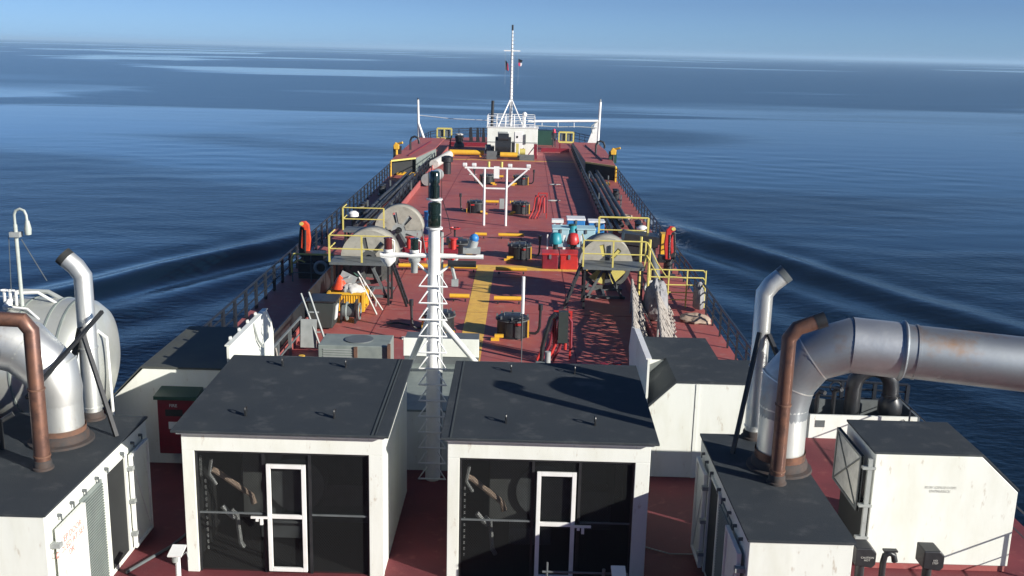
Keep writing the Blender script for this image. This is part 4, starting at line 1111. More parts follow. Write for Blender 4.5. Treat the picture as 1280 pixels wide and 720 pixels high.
for nm, mt_, lb, fn in items:
    m_ = MB(); fn(m_); tag(m_.build(nm, mt_, loc=(-6.2, 35.7, .9)), lb, nm.split('_')[-1])
r = thing('waste_bin', 'large dark bin with a white label left of the yellow skip', 'bin', (-6.75, 33.6, 0))
MB().prism([(-7.1, .05), (-6.35, .05), (-6.25, .95), (-7.2, .95)], 'Y', 33.1, 34.1).build('body', 'bin', r, bevel=.04)
MB().box(-7.25, -6.2, 33.05, 34.15, .955, 1.02).build('lid', 'black', r, bevel=.02)
MB().box(-6.305, -6.26, 33.35, 33.7, .3, .8, tilt=(R(6), 'Y')).build('label_plate', 'letterwhite', r)
r = thing('hand_winch', 'small dark winch with cables between the bin and the yellow skip', 'winch', (-5.95, 34.4, 0))
MB().cyl((-6.2, 34.3, .4), (-5.75, 34.3, .4), .25, n=16).build('drum', 'dgrey', r)
MB().box(-6.25, -6.2, 34.0, 34.6, 0, .75).build('cheek_plate', 'black', r); MB().box(-5.76, -5.7, 34.0, 34.6, 0, .75).build('cheek_plate', 'black', r)
MB().ring((-5.6, 34.2, .4), .28, .03, 'X', 14, 5).ring((-6.0, 34.0, .45), .3, .04, 'X', 14, 5).build('hose_coil', 'ggrey', r)
# trolley
r = thing('hand_trolley', 'grey hand trolley tipped on its end behind the grey equipment box', 'trolley', (-6.35, 31, 0))
MB().box(-6.9, -6.4, 30.7, 30.76, .1, 1.0, tilt=(R(-8), 'X')).build('bed_plate', 'grey', r)
MB().bar((-6.95, 31.1, 1.75), (-6.2, 30.5, .05), .05).bar((-6.7, 31.1, 1.8), (-6.0, 30.5, .1), .05).bar((-6.7, 30.9, 1.2), (-6.35, 30.9, 1.2), .04).bar((-6.45, 30.7, .6), (-6.2, 30.7, .62), .04).build('handle_frame', 'grey', r)
for x in (-6.15, -6.0): MB().lathe((x, 30.9, .25), [(.001, -.04), (.25, -.04), (.25, .04), (.001, .04)], 16, 'X').build('wheel', 'black', r)
# grey equipment box with round dark disc
r = thing('equipment_box', 'grey-green deck box with a round dark disc on its lid', 'box', (-4.8, 28.9, 0))
MB().box(-5.85, -3.8, 28.25, 29.5, 0, .92).build('body', 'ggrey', r, bevel=.02)
MB().cyl((-4.75, 28.9, .921), (-4.75, 28.9, .95), .42, n=30).build('disc', 'dgrey', r)
k = MB()
z = .15
while z < .85: k.box(-5.7, -4.85, 28.23, 28.25, z, z+.03); z += .07
k.build('slats', 'grey', r)
MB().box(-4.8, -4.7, 28.2, 28.25, 0, .9).box(-3.82, -3.74, 28.15, 28.3, 0, 1.0).build('corner_post', 'rustm', r)
# lashing / yellow post
tag(MB().cyl((-6.25, 27.9, 0), (-6.25, 27.9, .7), .09, n=10).build('bollard_post', 'yellow', loc=(-6.25, 27.9, 0)), 'short yellow post left of the grey-green deck box', 'post')
rail('side_rail', [(-7.25, 25.2), (-7.0, 27.5), (-6.95, 31)], 'short sloping dark rail on the main deck behind the white windbreak', h=1.0, mids=(.5,), step=1.4, m='dgrey')
tag(MB().tube([(-7.9, 27.6, .05), (-7.2, 27.5, .35), (-6.8, 27.6, .5), (-6.3, 27.8, .4)], .03, 6).tube([(-7.0, 27.9, .9), (-6.8, 27.6, .3), (-6.5, 27.2, .1)], .025, 6).sphere((-6.9, 26.2, .8), .2, 10, (1.4, 1, .8)).build('rope_tangle', 'net', loc=(-6.8, 27.4, 0)), 'pale tangle of rope behind the white windbreak plate', 'rope')
# red low steps on left side deck
r = thing('deck_step', 'low red raised plates on the left side deck', 'deck plate', (-8.6, 30, 0))
MB().box(-9.2, -8.6, 26.6, 28.6, 0, .25).box(-9.2, -8.6, 29.0, 32, 0, .3).box(-8.55, -7.8, 31.2, 32.0, 0, .3).build('plate', 'red', r)

# ------------------------------------------------------------------ right side clutter: nets, tarps
def net(x0, y0, x1, y1, h, label):
    """rope netting hung on a rail: diagonal ropes"""
    r = thing('rope_net', label, 'rope net', ((x0+x1)/2, (y0+y1)/2, 0), 'rope nets on the right')
    n = 17
    k = MB()
    def P(t, z, j=0): return (x0+(x1-x0)*t+j, y0+(y1-y0)*t, z)
    for i in range(n+1):
        t = i/n
        for s in (1, -1):
            t2 = min(1, max(0, t+s*.14))
            mid = (t+t2)/2
            k.tube([P(t, h, 0), P(mid, h*.6, .2+random.uniform(-.1, .1)), P(t2, .03, .6+random.uniform(-.12, .12))], .042, 5)
    for i in range(n*5):
        t = random.random(); z = random.uniform(.1, h)
        z2 = max(.05, z-random.uniform(.2, .7)); k.tube([P(t, z, .6*(1-z/h)), P(min(1, t+random.uniform(-.05, .12)), z2, .6*(1-z2/h)+.03)], .036, 5)
    k.build('netting', 'net', r)
    MB().tube([P(0, h), P(.25, h-.1), P(.5, h), P(.75, h-.12), P(1, h)], .05, 6).build('head_rope', 'net', r)
    for t in (0, .5, 1): MB().cyl(P(t, 0), P(t, h+.05), .035, n=6).build('post', 'grey', r)
    return r
net(3.25, 27.3, 4.1, 36.5, 1.25, 'tangled pale rope net along the inner rail, the left of the pair')
net(4.2, 28.6, 5.0, 36.6, 1.15, 'tangled pale rope net nearer the right deck edge')
k = lump((4.95, 36.0, .5), (.42, .75, .85), 3, 56, .22)
tag(k.build('tarp_bundle', 'tarp', loc=(4.95, 35.2, 0)), 'bundled grey tarpaulin heaped behind the rope nets', 'tarpaulin')
k = lump((6.7, 37.2, .45), (.2, .4, .62), 5, 40, .2)
tag(k.build('tarp_bundle', 'tarp', loc=(6.75, 36.6, 0)), 'slate tarpaulin bundle against the right guard rail by the yellow gate', 'tarpaulin')
k = lump((6.35, 35.6, .08), (.55, .5, .16), 8, 36)
tag(k.build('canvas_heap', 'tan', loc=(6.2, 35.5, 0)), 'tan canvas heap on the deck before the yellow pipe gate', 'canvas')
tag(MB().tube([(5.55, 40.5, .1), (5.5, 40.7, .7), (5.42, 41, 1.15), (5.3, 41.3, 1.5)], .22, 10, True, [.22, .2, .16, .12]).build('draped_hose', 'dgrey', loc=(5.5, 40.6, 0)), 'thick grey hose draped up behind the yellow gate', 'hose')
tag(MB().box(4.7, 6.3, 46.0, 47.2, .75, 1.25, tilt=(R(6), 'Y')).box(4.8, 6.2, 46.1, 47.1, 0, .76).build('tarp_covered_box', 'black', loc=(5.5, 46.8, 0)), 'black covered crate beside the right crane', 'crate')
tag(MB().box(6.45, 6.85, 46.2, 46.8, 0, 1.3).build('yellow_cabinet', 'yellow', loc=(6.6, 46.5, 0)), 'narrow yellow cabinet at the rail behind the red crane', 'cabinet')

# ------------------------------------------------------------------ boxes and drums mid-right
def crate(x0, x1, y0, y1, z0, z1, m, mlid, label, cat='box', name='deck_box'):
    r = thing(name, label, cat, ((x0+x1)/2, (y0+y1)/2, z0))
    MB().box(x0, x1, y0, y1, z0, z1-.09).build('body', m, r, bevel=.03)
    MB().box(x0-.03, x1+.03, y0-.03, y1+.03, z1-.088, z1).build('lid', mlid, r, bevel=.02)
    MB().box((x0+x1)/2-.05, (x0+x1)/2+.05, y0-.05, y0-.032, z1-.25, z1-.05).build('latch', 'dgrey', r)
crate(.92, 1.62, 43.9, 44.8, 0, .72, 'darkred', 'red_obj', 'red deck box, the left of the pair beside the right reel')
crate(1.72, 2.5, 43.9, 44.9, 0, .72, 'red_obj', 'red_obj', 'red deck box, the right of the pair beside the right reel')
crate(1.5, 2.3, 49.2, 50.2, 0, .95, 'ltblue', 'ltblue', 'pale blue chest left of the teal drum')
crate(2.7, 3.6, 49.2, 50.2, 0, .95, 'ltblue', 'ltblue', 'pale blue chest right of the teal drum')
crate(2.3, 3.2, 51.2, 52.2, 0, 1.1, 'blue', 'white2', 'blue crate with a white lid behind the pale blue chests')
crate(3.4, 4.2, 51.2, 52.0, 0, 1.0, 'blue', 'white2', 'blue crate with a white lid nearest the dark hose rack')
tag(MB().box(1.5, 2.1, 51.0, 51.5, .9, 1.05).box(1.6, 1.7, 51.1, 51.4, 0, .9).box(1.95, 2.05, 51.1, 51.4, 0, .9).build('work_table', 'white2', loc=(1.8, 51.2, 0)), 'small white-topped stand behind the left pale blue chest', 'table')
def drum(x, y, m, label, rr=.29, h=.9, z=0):
    r = thing('drum', label, 'drum', (x, y, z))
    MB().lathe((x, y, z), [(rr*.95, 0), (rr, .02), (rr, h*.33), (rr*1.04, h*.35), (rr, h*.37), (rr, h*.65), (rr*1.04, h*.67), (rr, h*.69), (rr, h), (rr*.93, h-.02), (.001, h-.02)], 18).build('barrel', m, r)
    MB().lathe((x, y, z), [(rr*1.02, h-.04), (rr*1.05, h-.01), (rr*1.02, h+.02), (rr*.9, h+.02), (.001, h+.0)], 18).build('lid', m if m != 'teal' else 'green', r)
drum(2.48, 49.4, 'teal', 'teal drum standing between the two pale blue chests', .2, 1.1)
drum(-4.75, 52.0, 'blue', 'bright blue drum with a pale lid left of the ladder mast head', .36, 1.15)
def monitor(x, y, m, label):
    r = thing('fire_monitor', label, 'fire monitor', (x, y, 0), 'hooded fire monitors')
    MB().cyl((x, y, 0), (x, y, .8), .12, n=10).build('stand', 'black', r)
    MB().lathe((x, y, .8), [(.28, 0), (.3, .1), (.22, .45), (.1, .5), (.001, .51)], 14).build('hood', m, r)
    MB().box(x-.4, x-.34, y-.05, y+.05, 0, 1.2).box(x+.34, x+.4, y-.05, y+.05, 0, 1.2).build('bracket', 'white2', r)
monitor(1.55, 45.9, 'teal', 'teal hooded fire monitor behind the left red box')
monitor(2.35, 45.9, 'red_obj', 'red hooded fire monitor behind the right red box')
tag(MB().tube([(3.1, 45.7, 0), (3.1, 45.7, .7), (3.0, 45.6, .95), (3.3, 45.6, 1.1)], .1, 8).sphere((2.95, 45.6, .9), .16).build('valve_group', 'tan', loc=(3.1, 45.7, 0)), 'tan valve group between the red monitor and the right reel', 'valve')
# pale yellow cross rail behind the right reel
rail('side_rail', [(3.6, 47.0), (5.9, 47.0)], 'pale yellow rail before the dark hoses on the right', h=1.9, mids=(1.3,), m='paleyellow', step=2.3)
# valve gear at second hatch row left (grey box, blue wheel seen beside the mast)
r = thing('valve_gear', 'black valve with a red hand wheel behind the mast crossarm', 'valve', (-3.3, 49, 0))
MB().cyl((-3.3, 49, 0), (-3.3, 49, .9), .05, n=8).box(-3.7, -2.9, 48.8, 49.1, .1, .4).build('body', 'black', r)
MB().ring((-3.3, 48.95, .85), .25, .03, 'Z', 14, 5).build('hand_wheel', 'red_obj', r)
tag(MB().tube([(-5.3, 50, 0), (-5.0, 50, .0+.9), (-4.9, 50, 1.2)], .03, 6).build('thin_pipe', 'black', loc=(-5, 50, 0)), 'thin black bent pipe left of the ladder mast', 'pipe')
# red manifold row + red cabinets left of mast
r = thing('manifold', 'dark red pipe manifold left of the ladder mast behind the crossarm', 'manifold', (-5.0, 44.5, 0))
MB().cyl((-5.4, 45.2, .4), (-2.9, 45.2, .4), .18, n=12).build('header', 'darkred', r)
for x in (-5.1, -4.4, -3.7, -3.1): MB().cyl((x, 45.2, .0), (x, 45.2, 1.0), .13, n=10).lathe((x, 45.2, 1.0), [(.2, 0), (.2, .06), (.001, .06)], 12).build('riser', 'red_obj', r)
r = thing('small_ladder', 'thin dark ladder leaning by the red manifold', 'ladder', (-4.3, 44, 0))
k = MB().bar((-4.45, 44.3, 1.6), (-4.1, 43.6, 0), .04).bar((-4.15, 44.5, 1.6), (-3.8, 43.8, 0), .04)
for i in range(1, 6): k.bar((-4.45+.35*i/6, 44.3-.7*i/6, 1.6-1.6*i/6), (-4.15+.35*i/6, 44.5-.7*i/6, 1.6-1.6*i/6), .03)
k.build('rails_and_rungs', 'black', r)

# ------------------------------------------------------------------ hose bundles
def hoses(pts, offs, label, m='rubber', rad=.115):
    r = thing('hose_rack', label, 'hose rack', (pts[0][0], (pts[0][1]+pts[-1][1])/2, 0), 'long dark cargo hose racks')
    for (ox, oz, y0, y1) in offs:
        P = [(x+ox+random.uniform(-.03, .03), y+(y0 if i == 0 else y1 if i == len(pts)-1 else 0), .35+oz+random.uniform(-.03, .03)) for i, (x, y) in enumerate(pts)]
        MB().tube(P, rad, 10).build('hose', m, r)
        for q in range(1, len(P)-1, 2):
            a, c2 = V(P[q]), V(P[q+1]); d = (c2-a).normalized()
            MB().tube([a, a+d*.15], rad*1.12, 10).build('clamp', 'dgrey', r)
    for (x, y) in pts[1:-1:2]:
        MB().box(x-.3, x+1.1, y-.06, y+.06, 0, .2).box(x-.32, x-.24, y-.06, y+.06, .2, 1.0).box(x+1.04, x+1.12, y-.06, y+.06, .2, .9).build('cradle', 'dgrey', r)
    return r
pr = [(4.95, 77), (4.95, 72), (4.95, 67), (4.95, 62), (4.95, 57), (4.95, 52)]
hoses(pr, [(-.2, .0, 0, 1), (.14, .05, -1, 0), (.46, 0, 0, 2), (.8, .02, -2, 0), (0, .3, -1, 3), (.32, .32, -3, 2), (.6, .3, 0, 1)], 'bundle of long dark cargo hoses along the right side of the main deck')
pl = [(-8.5, 52), (-8.45, 56.5), (-8.4, 61), (-8.35, 65.5), (-8.3, 70), (-8.25, 74)]
hoses(pl, [(-.2, 0, 0, 0), (.14, .05, 1, 0), (.48, 0, 0, -2), (.0, .3, 2, 0), (.32, .3, 0, -3)], 'bundle of long dark cargo hoses along the left side of the main deck')
tag(MB().cyl((-7.1, 80, .5), (-6.4, 86.5, .6), .36, n=18).build('rolled_fender', 'cloth', loc=(-6.8, 82, 0)), 'pale rolled fender lying at the left edge of the main deck near the bow', 'fender')
tag(MB().cyl((-6.7, 70.2, .5), (-6.2, 73.5, .5), .42, n=18).build('rolled_fender', 'grey', loc=(-6.5, 72, 0)), 'grey rolled fender behind the ladder mast head on the left', 'fender')
r = thing('vent_post', 'black drum-topped vent post left of the main deck near the pale fender', 'vent', (-6.2, 80, 0))
MB().lathe((-5.9, 78, 0), [(.3, 0), (.3, .9), (.45, .95), (.45, 1.3), (.2, 1.4), (.001, 1.4)], 14).build('body', 'black', r)

# side-deck bitts with white caps
def bitts(x, y, label, cap=True):
    r = thing('mooring_bitts', label, 'mooring bitts', (x, y, 0), 'black mooring bitts')
    for dy in (-.35, .35): MB().lathe((x, y+dy, 0), [(.16, 0), (.16, .55), (.2, .58), (.2, .64), (.001, .65)], 14).build('post', 'black', r)
    MB().box(x-.25, x+.25, y-.7, y+.7, .0, .06).build('base_plate', 'black', r)
    k = MB()
    for i in range(4): k.ring((x, y-.35, .2+.08*i), .2, .04, 'Z', 12, 5)
    k.build('rope_turns', 'net' if cap else 'rubber', r)
bitts(6.1, 66.5, 'black mooring bitts on the right side deck, midway to the bow', False)
bitts(6.2, 53.5, 'black mooring bitts on the right side deck near the cranes')
bitts(-9.2, 66.0, 'black mooring bitts on the left side deck, farther from the camera', False)
bitts(-9.2, 58.0, 'black mooring bitts on the left side deck, nearer the camera')
for (x, y, lb) in ((-9.0, 53.3, 'white-capped vent on the left side deck'), (6.1, 51, 'white-capped vent on the right side deck behind the black crate')):
    r = thing('capped_vent', lb, 'vent', (x, y, 0), 'white-capped vents')
    MB().cyl((x, y, 0), (x, y, .6), .13, n=10).build('pipe', 'black', r)
    MB().lathe((x, y, .55), [(.15, 0), (.28, .05), (.28, .22), (.15, .32), (.001, .34)], 14).build('cap', 'white2', r)
for (x, y, lb) in ((5.9, 58.2, 'tan rope heap on the right side deck'), (5.6, 74.0, 'yellow grating on the right side deck by the red raised platform'), (-8.9, 77, 'yellow grating on the left side deck by the red raised platform'),
                   (1.9, 52.9+12, 'pale rag on the deck right of the gantry'), (2.2, 73, 'white rag on the main deck toward the bow')):
    if 'grating' in lb:
        k = MB()
        for i in range(5): k.box(x-.7, x+.7, y-.6+i*.28, y-.5+i*.28, .02, .1)
        for i in range(4): k.box(x-.7+i*.45, x-.64+i*.45, y-.6, y+.65, .1, .14)
        tag(k.build('deck_grating', 'yellow', loc=(x, y, 0)), lb, 'grating')
    elif 'rope' in lb:
        tag(MB().ring((x, y, .08), .4, .08, 'Z').ring((x+.1, y, .2), .3, .07, 'Z').tube([(x+.3, y, .1), (x+.8, y-.2, .05), (x+.9, y-.9, .05)], .05, 6).build('rope_heap', 'tan', loc=(x, y, 0)), lb, 'rope')
    else:
        tag(MB().sphere((x, y, .03), .25, 8, (1.4, 1, .2)).sphere((x+.3, y+.1, .03), .18, 8, (1.3, .8, .2)).build('rag', 'cloth', loc=(x, y, 0)), lb, 'rag')
for (x, y, rz, lb) in ((-3.6, 32.3, .2, 'pale scrap of cloth on the deck before the left hatch'), (-3.9, 78, .1, 'pale scrap on the far left of the main deck')):
    tag(MB().box(x-.3, x, y-.1, y+.15, .004, .04, rz=rz).box(x+.05, x+.3, y-.05, y+.1, .004, .03, rz=-rz).build('cloth_scrap', 'cloth', loc=(x, y, 0)), lb, 'scrap')
tag(MB().tube([(-4.6, 34.0, .04), (-4.2, 33.9, .1), (-3.8, 33.85, .04)], .035, 6).build('short_hose', 'black', loc=(-4.2, 33.9, 0)), 'short black hose on the deck left of the ladder mast', 'hose')

# ------------------------------------------------------------------ bow: raised wings
def wing(s, label):
    def X(x): return x if s > 0 else 2*(-1.45)-x
    P = [(4.75, 78.2), (6.85, 75.6), (7.0, 88), (6.7, 95.0), (4.5, 95.0)] if s > 0 else [(-8.35, 78.2), (-9.95, 75.8), (-10.1, 90), (-9.9, 96), (-7.5, 96), (-7.5, 86)]
    TZ = 1.12
    r = thing('raised_platform', label, 'platform', (X(5.8), 86, 0), 'raised red bow platforms')
    MB().prism(P, 'Z', TZ, TZ+.07).build('top_plate', 'red', r)
    a, c2 = P[0], P[1]; b2 = P[-1]
    sg = 1 if s > 0 else -1
    MB().prism([(a[0]-.06*sg, a[1]+.1), (a[0]+.0*sg, a[1]+.1), (b2[0], b2[1]), (b2[0]-.06*sg, b2[1])], 'Z', 0, TZ+.02).build('side_plate', 'ggrey', r)
    MB().bar((a[0], a[1]-.08, TZ+.02), (c2[0], c2[1]-.08, TZ+.02), .08, .12).build('edge_beam', 'paleyellow', r)
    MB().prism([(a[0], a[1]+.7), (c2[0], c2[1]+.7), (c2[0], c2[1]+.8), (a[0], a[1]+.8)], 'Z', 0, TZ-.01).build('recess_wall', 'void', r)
    MB().cyl((c2[0], c2[1]-.05, 0), (c2[0], c2[1]-.05, TZ), .07, n=6).build('corner_post', 'yellow', r)
    MB().tube([(X(5.5), 92, TZ+.12), (X(5.9), 84, TZ+.12), (X(6.1), 79, TZ+.12)], .05, 6).build('deck_pipe', 'darkred', r)
    return r
wing(1, 'raised red platform with a dark open front at the right side of the bow')
wing(-1, 'raised red platform with a dark open front at the left side of the bow')
for s, lb in ((1, 'black gooseneck pipe on the right red platform'), (-1, 'black gooseneck pipe on the left red platform')):
    x = 6.3 if s > 0 else -9.0
    tag(MB().tube([(x-.4, 84, 1.19), (x-.4, 84, 1.9)] + [(x-.05-.35*math.cos(R(a)), 84, 1.95+.35*math.sin(R(a))) for a in (0, 45, 90, 135, 180)] + [(x+.3, 84, 1.7)], .09, 8).build('gooseneck_pipe', 'black', loc=(x, 84, 1.19)), lb, 'vent')
    x = 7.0 if s > 0 else -10.05
    r = thing('fire_monitor', 'yellow hooded fire monitor at the %s rail near the bow' % ('right' if s > 0 else 'left'), 'fire monitor', (x, 80, 0), 'yellow fire monitors at the bow')
    MB().cyl((x, 80, 0), (x, 80, 1.65), .1, n=8).build('stand', 'yellow' if s < 0 else 'black', r)
    MB().prism([(x-.2, 1.6), (x+.2, 1.6), (x+.22, 2.0), (x-.08, 2.15), (x-.24, 1.9)], 'Y', 79.85, 80.15).build('hood', 'yellow', r, bevel=.04)
    MB().tube([(x, 80, 2.0), (x+.5, 79.8, 2.15)], .09, 8).build('nozzle', 'yellow', r)
    MB().box(x-.3, x+.3, 80.3, 80.9, .9, 1.8).build('valve_body', 'green' if s > 0 else 'black', r)

# bow house
r = thing('bow_house', 'white bow house with a railed flat top beneath the foremast', 'bow house', (-1.15, 95, 0))
hx0, hx1, hy0, hy1, hz = -3.45, 1.2, 93.9, 97, 2.45
MB().box(hx0, hx1, hy0, hy1, 0, hz).build('wall', 'white', r, bevel=.03)
MB().box(hx0-.06, hx1+.06, hy0-.06, hy1+.06, hz+.002, hz+.08).build('roof', 'white2', r)
MB().box(-2.4, -1.55, hy0-.04, hy0-.004, 1.3, 2.1).build('vent_panel', 'grey', r)
MB().box(hx0+.02, hx1-.02, hy0-.05, hy0-.004, 1.12, 1.18).build('ledge', 'grey', r)
dd = MB().box(-.9, -.2, hy0-.045, hy0-.006, .15, 2.1).build('door', 'white2', r)
MB().box(-.75, -.6, hy0-.07, hy0-.047, 1.55, 1.75).build('window', 'void', dd)
MB().box(-.02, .12, hy0-.1, hy0-.004, 1.0, 1.9).build('dark_fitting', 'dgrey', r)
k = MB()
for z in (.35, .7, 1.05): k.tube([(hx0, hy0, hz+z), (hx1-.3, hy0, hz+z), (hx1-.3, hy1, hz+z), (hx0, hy1, hz+z), (hx0, hy0, hz+z)], .03, 6)
k.build('top_rail', 'white2', r)
for x in (hx0, -2.6, -1.8, -1.0, -.2, hx1-.3):
    for y in (hy0, hy1): MB().cyl((x, y, hz+.08), (x, y, hz+1.05), .035, n=6).build('rail_post', 'white2', r)
MB().lathe((-.05, 95, hz+.08), [(.1, 0), (.1, .9), (.22, 1.0), (.22, 1.2), (.1, 1.32), (.001, 1.33)], 12).build('vent', 'white2', r)
tag(MB().cyl((-3.05, 94.5, hz+.08), (-3.0, 94.5, hz+2.4), .14, n=10).build('black_funnel', 'black', loc=(-3.05, 94.5, hz+.08)), 'slim black pipe standing on the left end of the bow house', 'pipe')
# foremast
fx, fy = -1.35, 95.4
r = thing('foremast', 'tall white foremast with tripod legs on the bow house', 'mast', (fx, fy, hz))
MB().tube([(fx, fy, hz+.08), (fx, fy, 7), (fx, fy, 11.15)], .13, 12, True, [.16, .13, .07]).build('pole', 'white2', r)
MB().cyl((fx, fy, 11.15), (fx, fy, 11.65), .09, n=10).build('masthead_light', 'black', r)
for (dx, dy) in ((-1.1, -1), (1.2, -1), (0, 1.3)): MB().cyl((fx+dx, fy+dy, hz+.08), (fx, fy, 5.1), .06, n=8).build('tripod_leg', 'white2', r)
MB().bar((fx-.75, fy, 9.35), (fx+.75, fy, 9.35), .09).build('yardarm', 'white2', r)
k = MB()
z = 3
while z < 11: k.bar((fx-.05, fy-.14, z), (fx+.24, fy-.14, z), .035); z += .33
k.build('rungs', 'grey', r)
for x in (fx-.6, fx+.6): MB().cyl((x, fy, 9.3), (x, fy, 6.3), .01, n=4).build('halyard', 'grey', r)
r = thing('flag', 'dark narrow flag hanging left of the foremast', 'flag', (fx-.6, fy, 8.2))
MB().add([(fx-.62, fy, 8.5), (fx-.42, fy-.05, 8.3), (fx-.3, fy+.04, 7.5), (fx-.58, fy, 7.65)], [(0, 1, 2, 3)]).build('cloth', 'darkcloth', r).modifiers.new('s', 'SOLIDIFY').thickness = .02
MB().add([(fx-.40, fy-.06, 8.25), (fx-.34, fy-.06, 8.2), (fx-.29, fy+.03, 7.55), (fx-.36, fy, 7.6)], [(0, 1, 2, 3)]).build('red_stripe', 'pink', r).modifiers.new('s', 'SOLIDIFY').thickness = .02
r = thing('flag', 'small dark and red flag flying right of the foremast', 'flag', (fx+.6, fy, 8.2))
MB().add([(fx+.6, fy, 8.65), (fx+1.0, fy-.1, 8.5), (fx+.85, fy, 8.3), (fx+.6, fy, 8.3)], [(0, 1, 2, 3)]).build('dark_half', 'darkcloth', r).modifiers.new('s', 'SOLIDIFY').thickness = .02
MB().add([(fx+.6, fy, 8.29), (fx+.78, fy, 8.29), (fx+.78, fy, 7.95), (fx+.6, fy, 8.05)], [(0, 1, 2, 3)]).build('red_half', 'pink', r).modifiers.new('s', 'SOLIDIFY').thickness = .02
MB().add([(fx+.79, fy, 8.28), (fx+.95, fy, 8.25), (fx+.88, fy, 8.0), (fx+.79, fy, 7.98)], [(0, 1, 2, 3)]).build('white_patch', 'white2', r).modifiers.new('s', 'SOLIDIFY').thickness = .02
# bow side masts
r = thing('bow_mast', 'white mast with a slanting brace at the left side of the bow', 'mast', (-10.1, 98, 0))
MB().cyl((-10.15, 98, 0), (-10.25, 98, 4.6), .13, .1, 10).build('pole', 'white2', r)
MB().cyl((-10.2, 98, 2.4), (-9.4, 97.6, .3), .12, n=8).build('brace', 'white2', r)
MB().cyl((-10.25, 98, 4.6), (-10.25, 98, 4.75), .07, n=8).build('lamp', 'black', r)
r = thing('bow_mast', 'white mast with a tapered plate foot at the right side of the bow', 'mast', (6.8, 97, 0))
MB().cyl((6.95, 97, 0), (7.05, 97, 4.85), .13, .12, 10).build('pole', 'white2', r)
MB().prism([(5.85, .6), (6.9, .6), (6.95, 3.2), (6.75, 3.2)], 'Y', 96.93, 97.07).build('plate_foot', 'white2', r)
MB().cyl((7.05, 97, 4.85), (7.05, 97, 5.1), .07, n=8).build('lamp', 'grey', r)
MB().tube([(6.8, 96.9, 3.0), (6.3, 96.8, 2.6), (6.4, 96.8, 1.9)], .06, 6).build('bracket', 'grey', r)
r = thing('crane_boom', 'white boom running from the bow house to the right bow mast', 'boom', (4, 96.5, 2.9))
MB().tube([(.3, 95.5, 3.0), (6.85, 96.8, 3.1)], .11, 8).build('boom', 'white2', r)
MB().tube([(1.0, 95.6, 2.6), (3, 96, 2.5), (5, 96.4, 2.55), (6.8, 96.8, 2.45)], .04, 6).build('cable', 'grey', r)
for x in (1.6, 3.1, 4.6): MB().cyl((x, 95.9, 2.5), (x, 95.9, 2.95), .03, n=5).build('hanger', 'white2', r)
tag(MB().tube([(-10.2, 98, 3.15), (-7, 97, 2.95), (-3.4, 96, 2.95)], .035, 5).build('stay_wire', 'white2', loc=(-7, 97, 3)), 'thin white stay from the left bow mast to the bow house', 'wire')

# windlass
r = thing('windlass', 'large black windlass in front of the bow house', 'windlass', (-1.6, 91.3, 0))
MB().cyl((-2.6, 91.3, 1.0), (-1.2, 91.3, 1.0), .85, n=22).build('drum', 'black', r)
MB().cyl((-2.35, 91.0, 1.75), (-1.4, 91.0, 1.75), .42, n=16).build('upper_drum', 'black', r)
MB().box(-3.0, -2.7, 90.8, 91.8, 0, 1.0).box(-1.15, -.85, 90.7, 91.9, 0, 1.4).box(-3.1, .1, 90.6, 92, 0, .25).build('frame', 'black', r)
MB().cyl((-3.5, 91.3, .8), (-3.0, 91.3, .8), .35, n=14).build('warping_head', 'dgrey', r)
MB().box(-.75, -.5, 91, 91.2, 0, 1.3).cyl((-.4, 91.2, .55), (.1, 91.2, .55), .3, n=12).build('brake_gear', 'paleyellow', r)
MB().cyl((-2.1, 89.4, .45), (-.6, 89.4, .45), .22, n=12).build('yellow_guard', 'yellow', r)
MB().box(-3.3, -2.4, 89.4, 90, 0, .7).box(-.4, .9, 89.2, 89.9, 0, .45).build('side_unit', 'dgrey', r)
r = thing('red_stanchion', 'dark red stanchion frame at the right foot of the bow house', 'frame', (1, 91, 0))
MB().box(.85, 1.15, 90.8, 91.1, 0, 1.3).bar((.85, 91, 1.0), (.2, 91, .1), .08).bar((-.1, 91.2, 0), (-.1, 91.2, .9), .08).build('frame', 'darkred', r)
# yellow frames near bow sides
for (x, y, lb) in ((-7.9, 100.5, 'yellow box frame on legs at the left of the bow'), (4.05, 99.5, 'yellow box frame on legs at the right of the bow')):
    r = thing('fairlead_frame', lb, 'frame', (x, y, 0), 'yellow box frames on the bow')
    k = MB()
    for z in (.8, 1.75): k.bar((x-.7, y, z), (x+.7, y, z), .16)
    for xx in (-.7, .7, .0): k.bar((x+xx, y, .8), (x+xx, y, 1.75), .14)
    k.build('box_frame', 'paleyellow', r)
    MB().bar((x-.6, y, 0), (x-.6, y, .75), .12).bar((x+.6, y, 0), (x+.6, y, .75), .12).build('leg', 'darkred', r)
    MB().box(x-.5, x-.1, y+.1, y+.4, .95, 1.6).box(x+.15, x+.5, y+.1, y+.4, .95, 1.6).build('roller', 'dgrey', r)
r = thing('capstan', 'dark capstan with a pale cap right of the left yellow frame', 'capstan', (-6.4, 100, 0))
MB().lathe((-6.4, 100, 0), [(.5, 0), (.5, .3), (.35, .5), (.45, 1.1), (.001, 1.15)], 14).build('barrel', 'black', r)
MB().sphere((-6.4, 100, 1.25), .35, 10, (1.2, 1, .4)).build('cap', 'cloth', r)
for i, x in enumerate((-5.6, -4.9, -4.3, -3.8)):
    tag(MB().prism([(x-.15, 0), (x+.25, 0), (x+.1, 1.5), (x-.1, 1.5)], 'Y', 106, 106.3).build('bulwark_stay', 'black', loc=(x, 106, 0)),
        'black triangular bulwark stay, %s of four left of the bow house' % ('first', 'second', 'third', 'last')[i], 'stay', 'black bulwark stays on the bow')
tag(MB().box(1.3, 3.0, 104.6, 105.4, 0, 1.45).build('deck_locker', 'green', loc=(2.1, 105, 0)), 'dark green locker between the bow house and the crew member', 'locker')
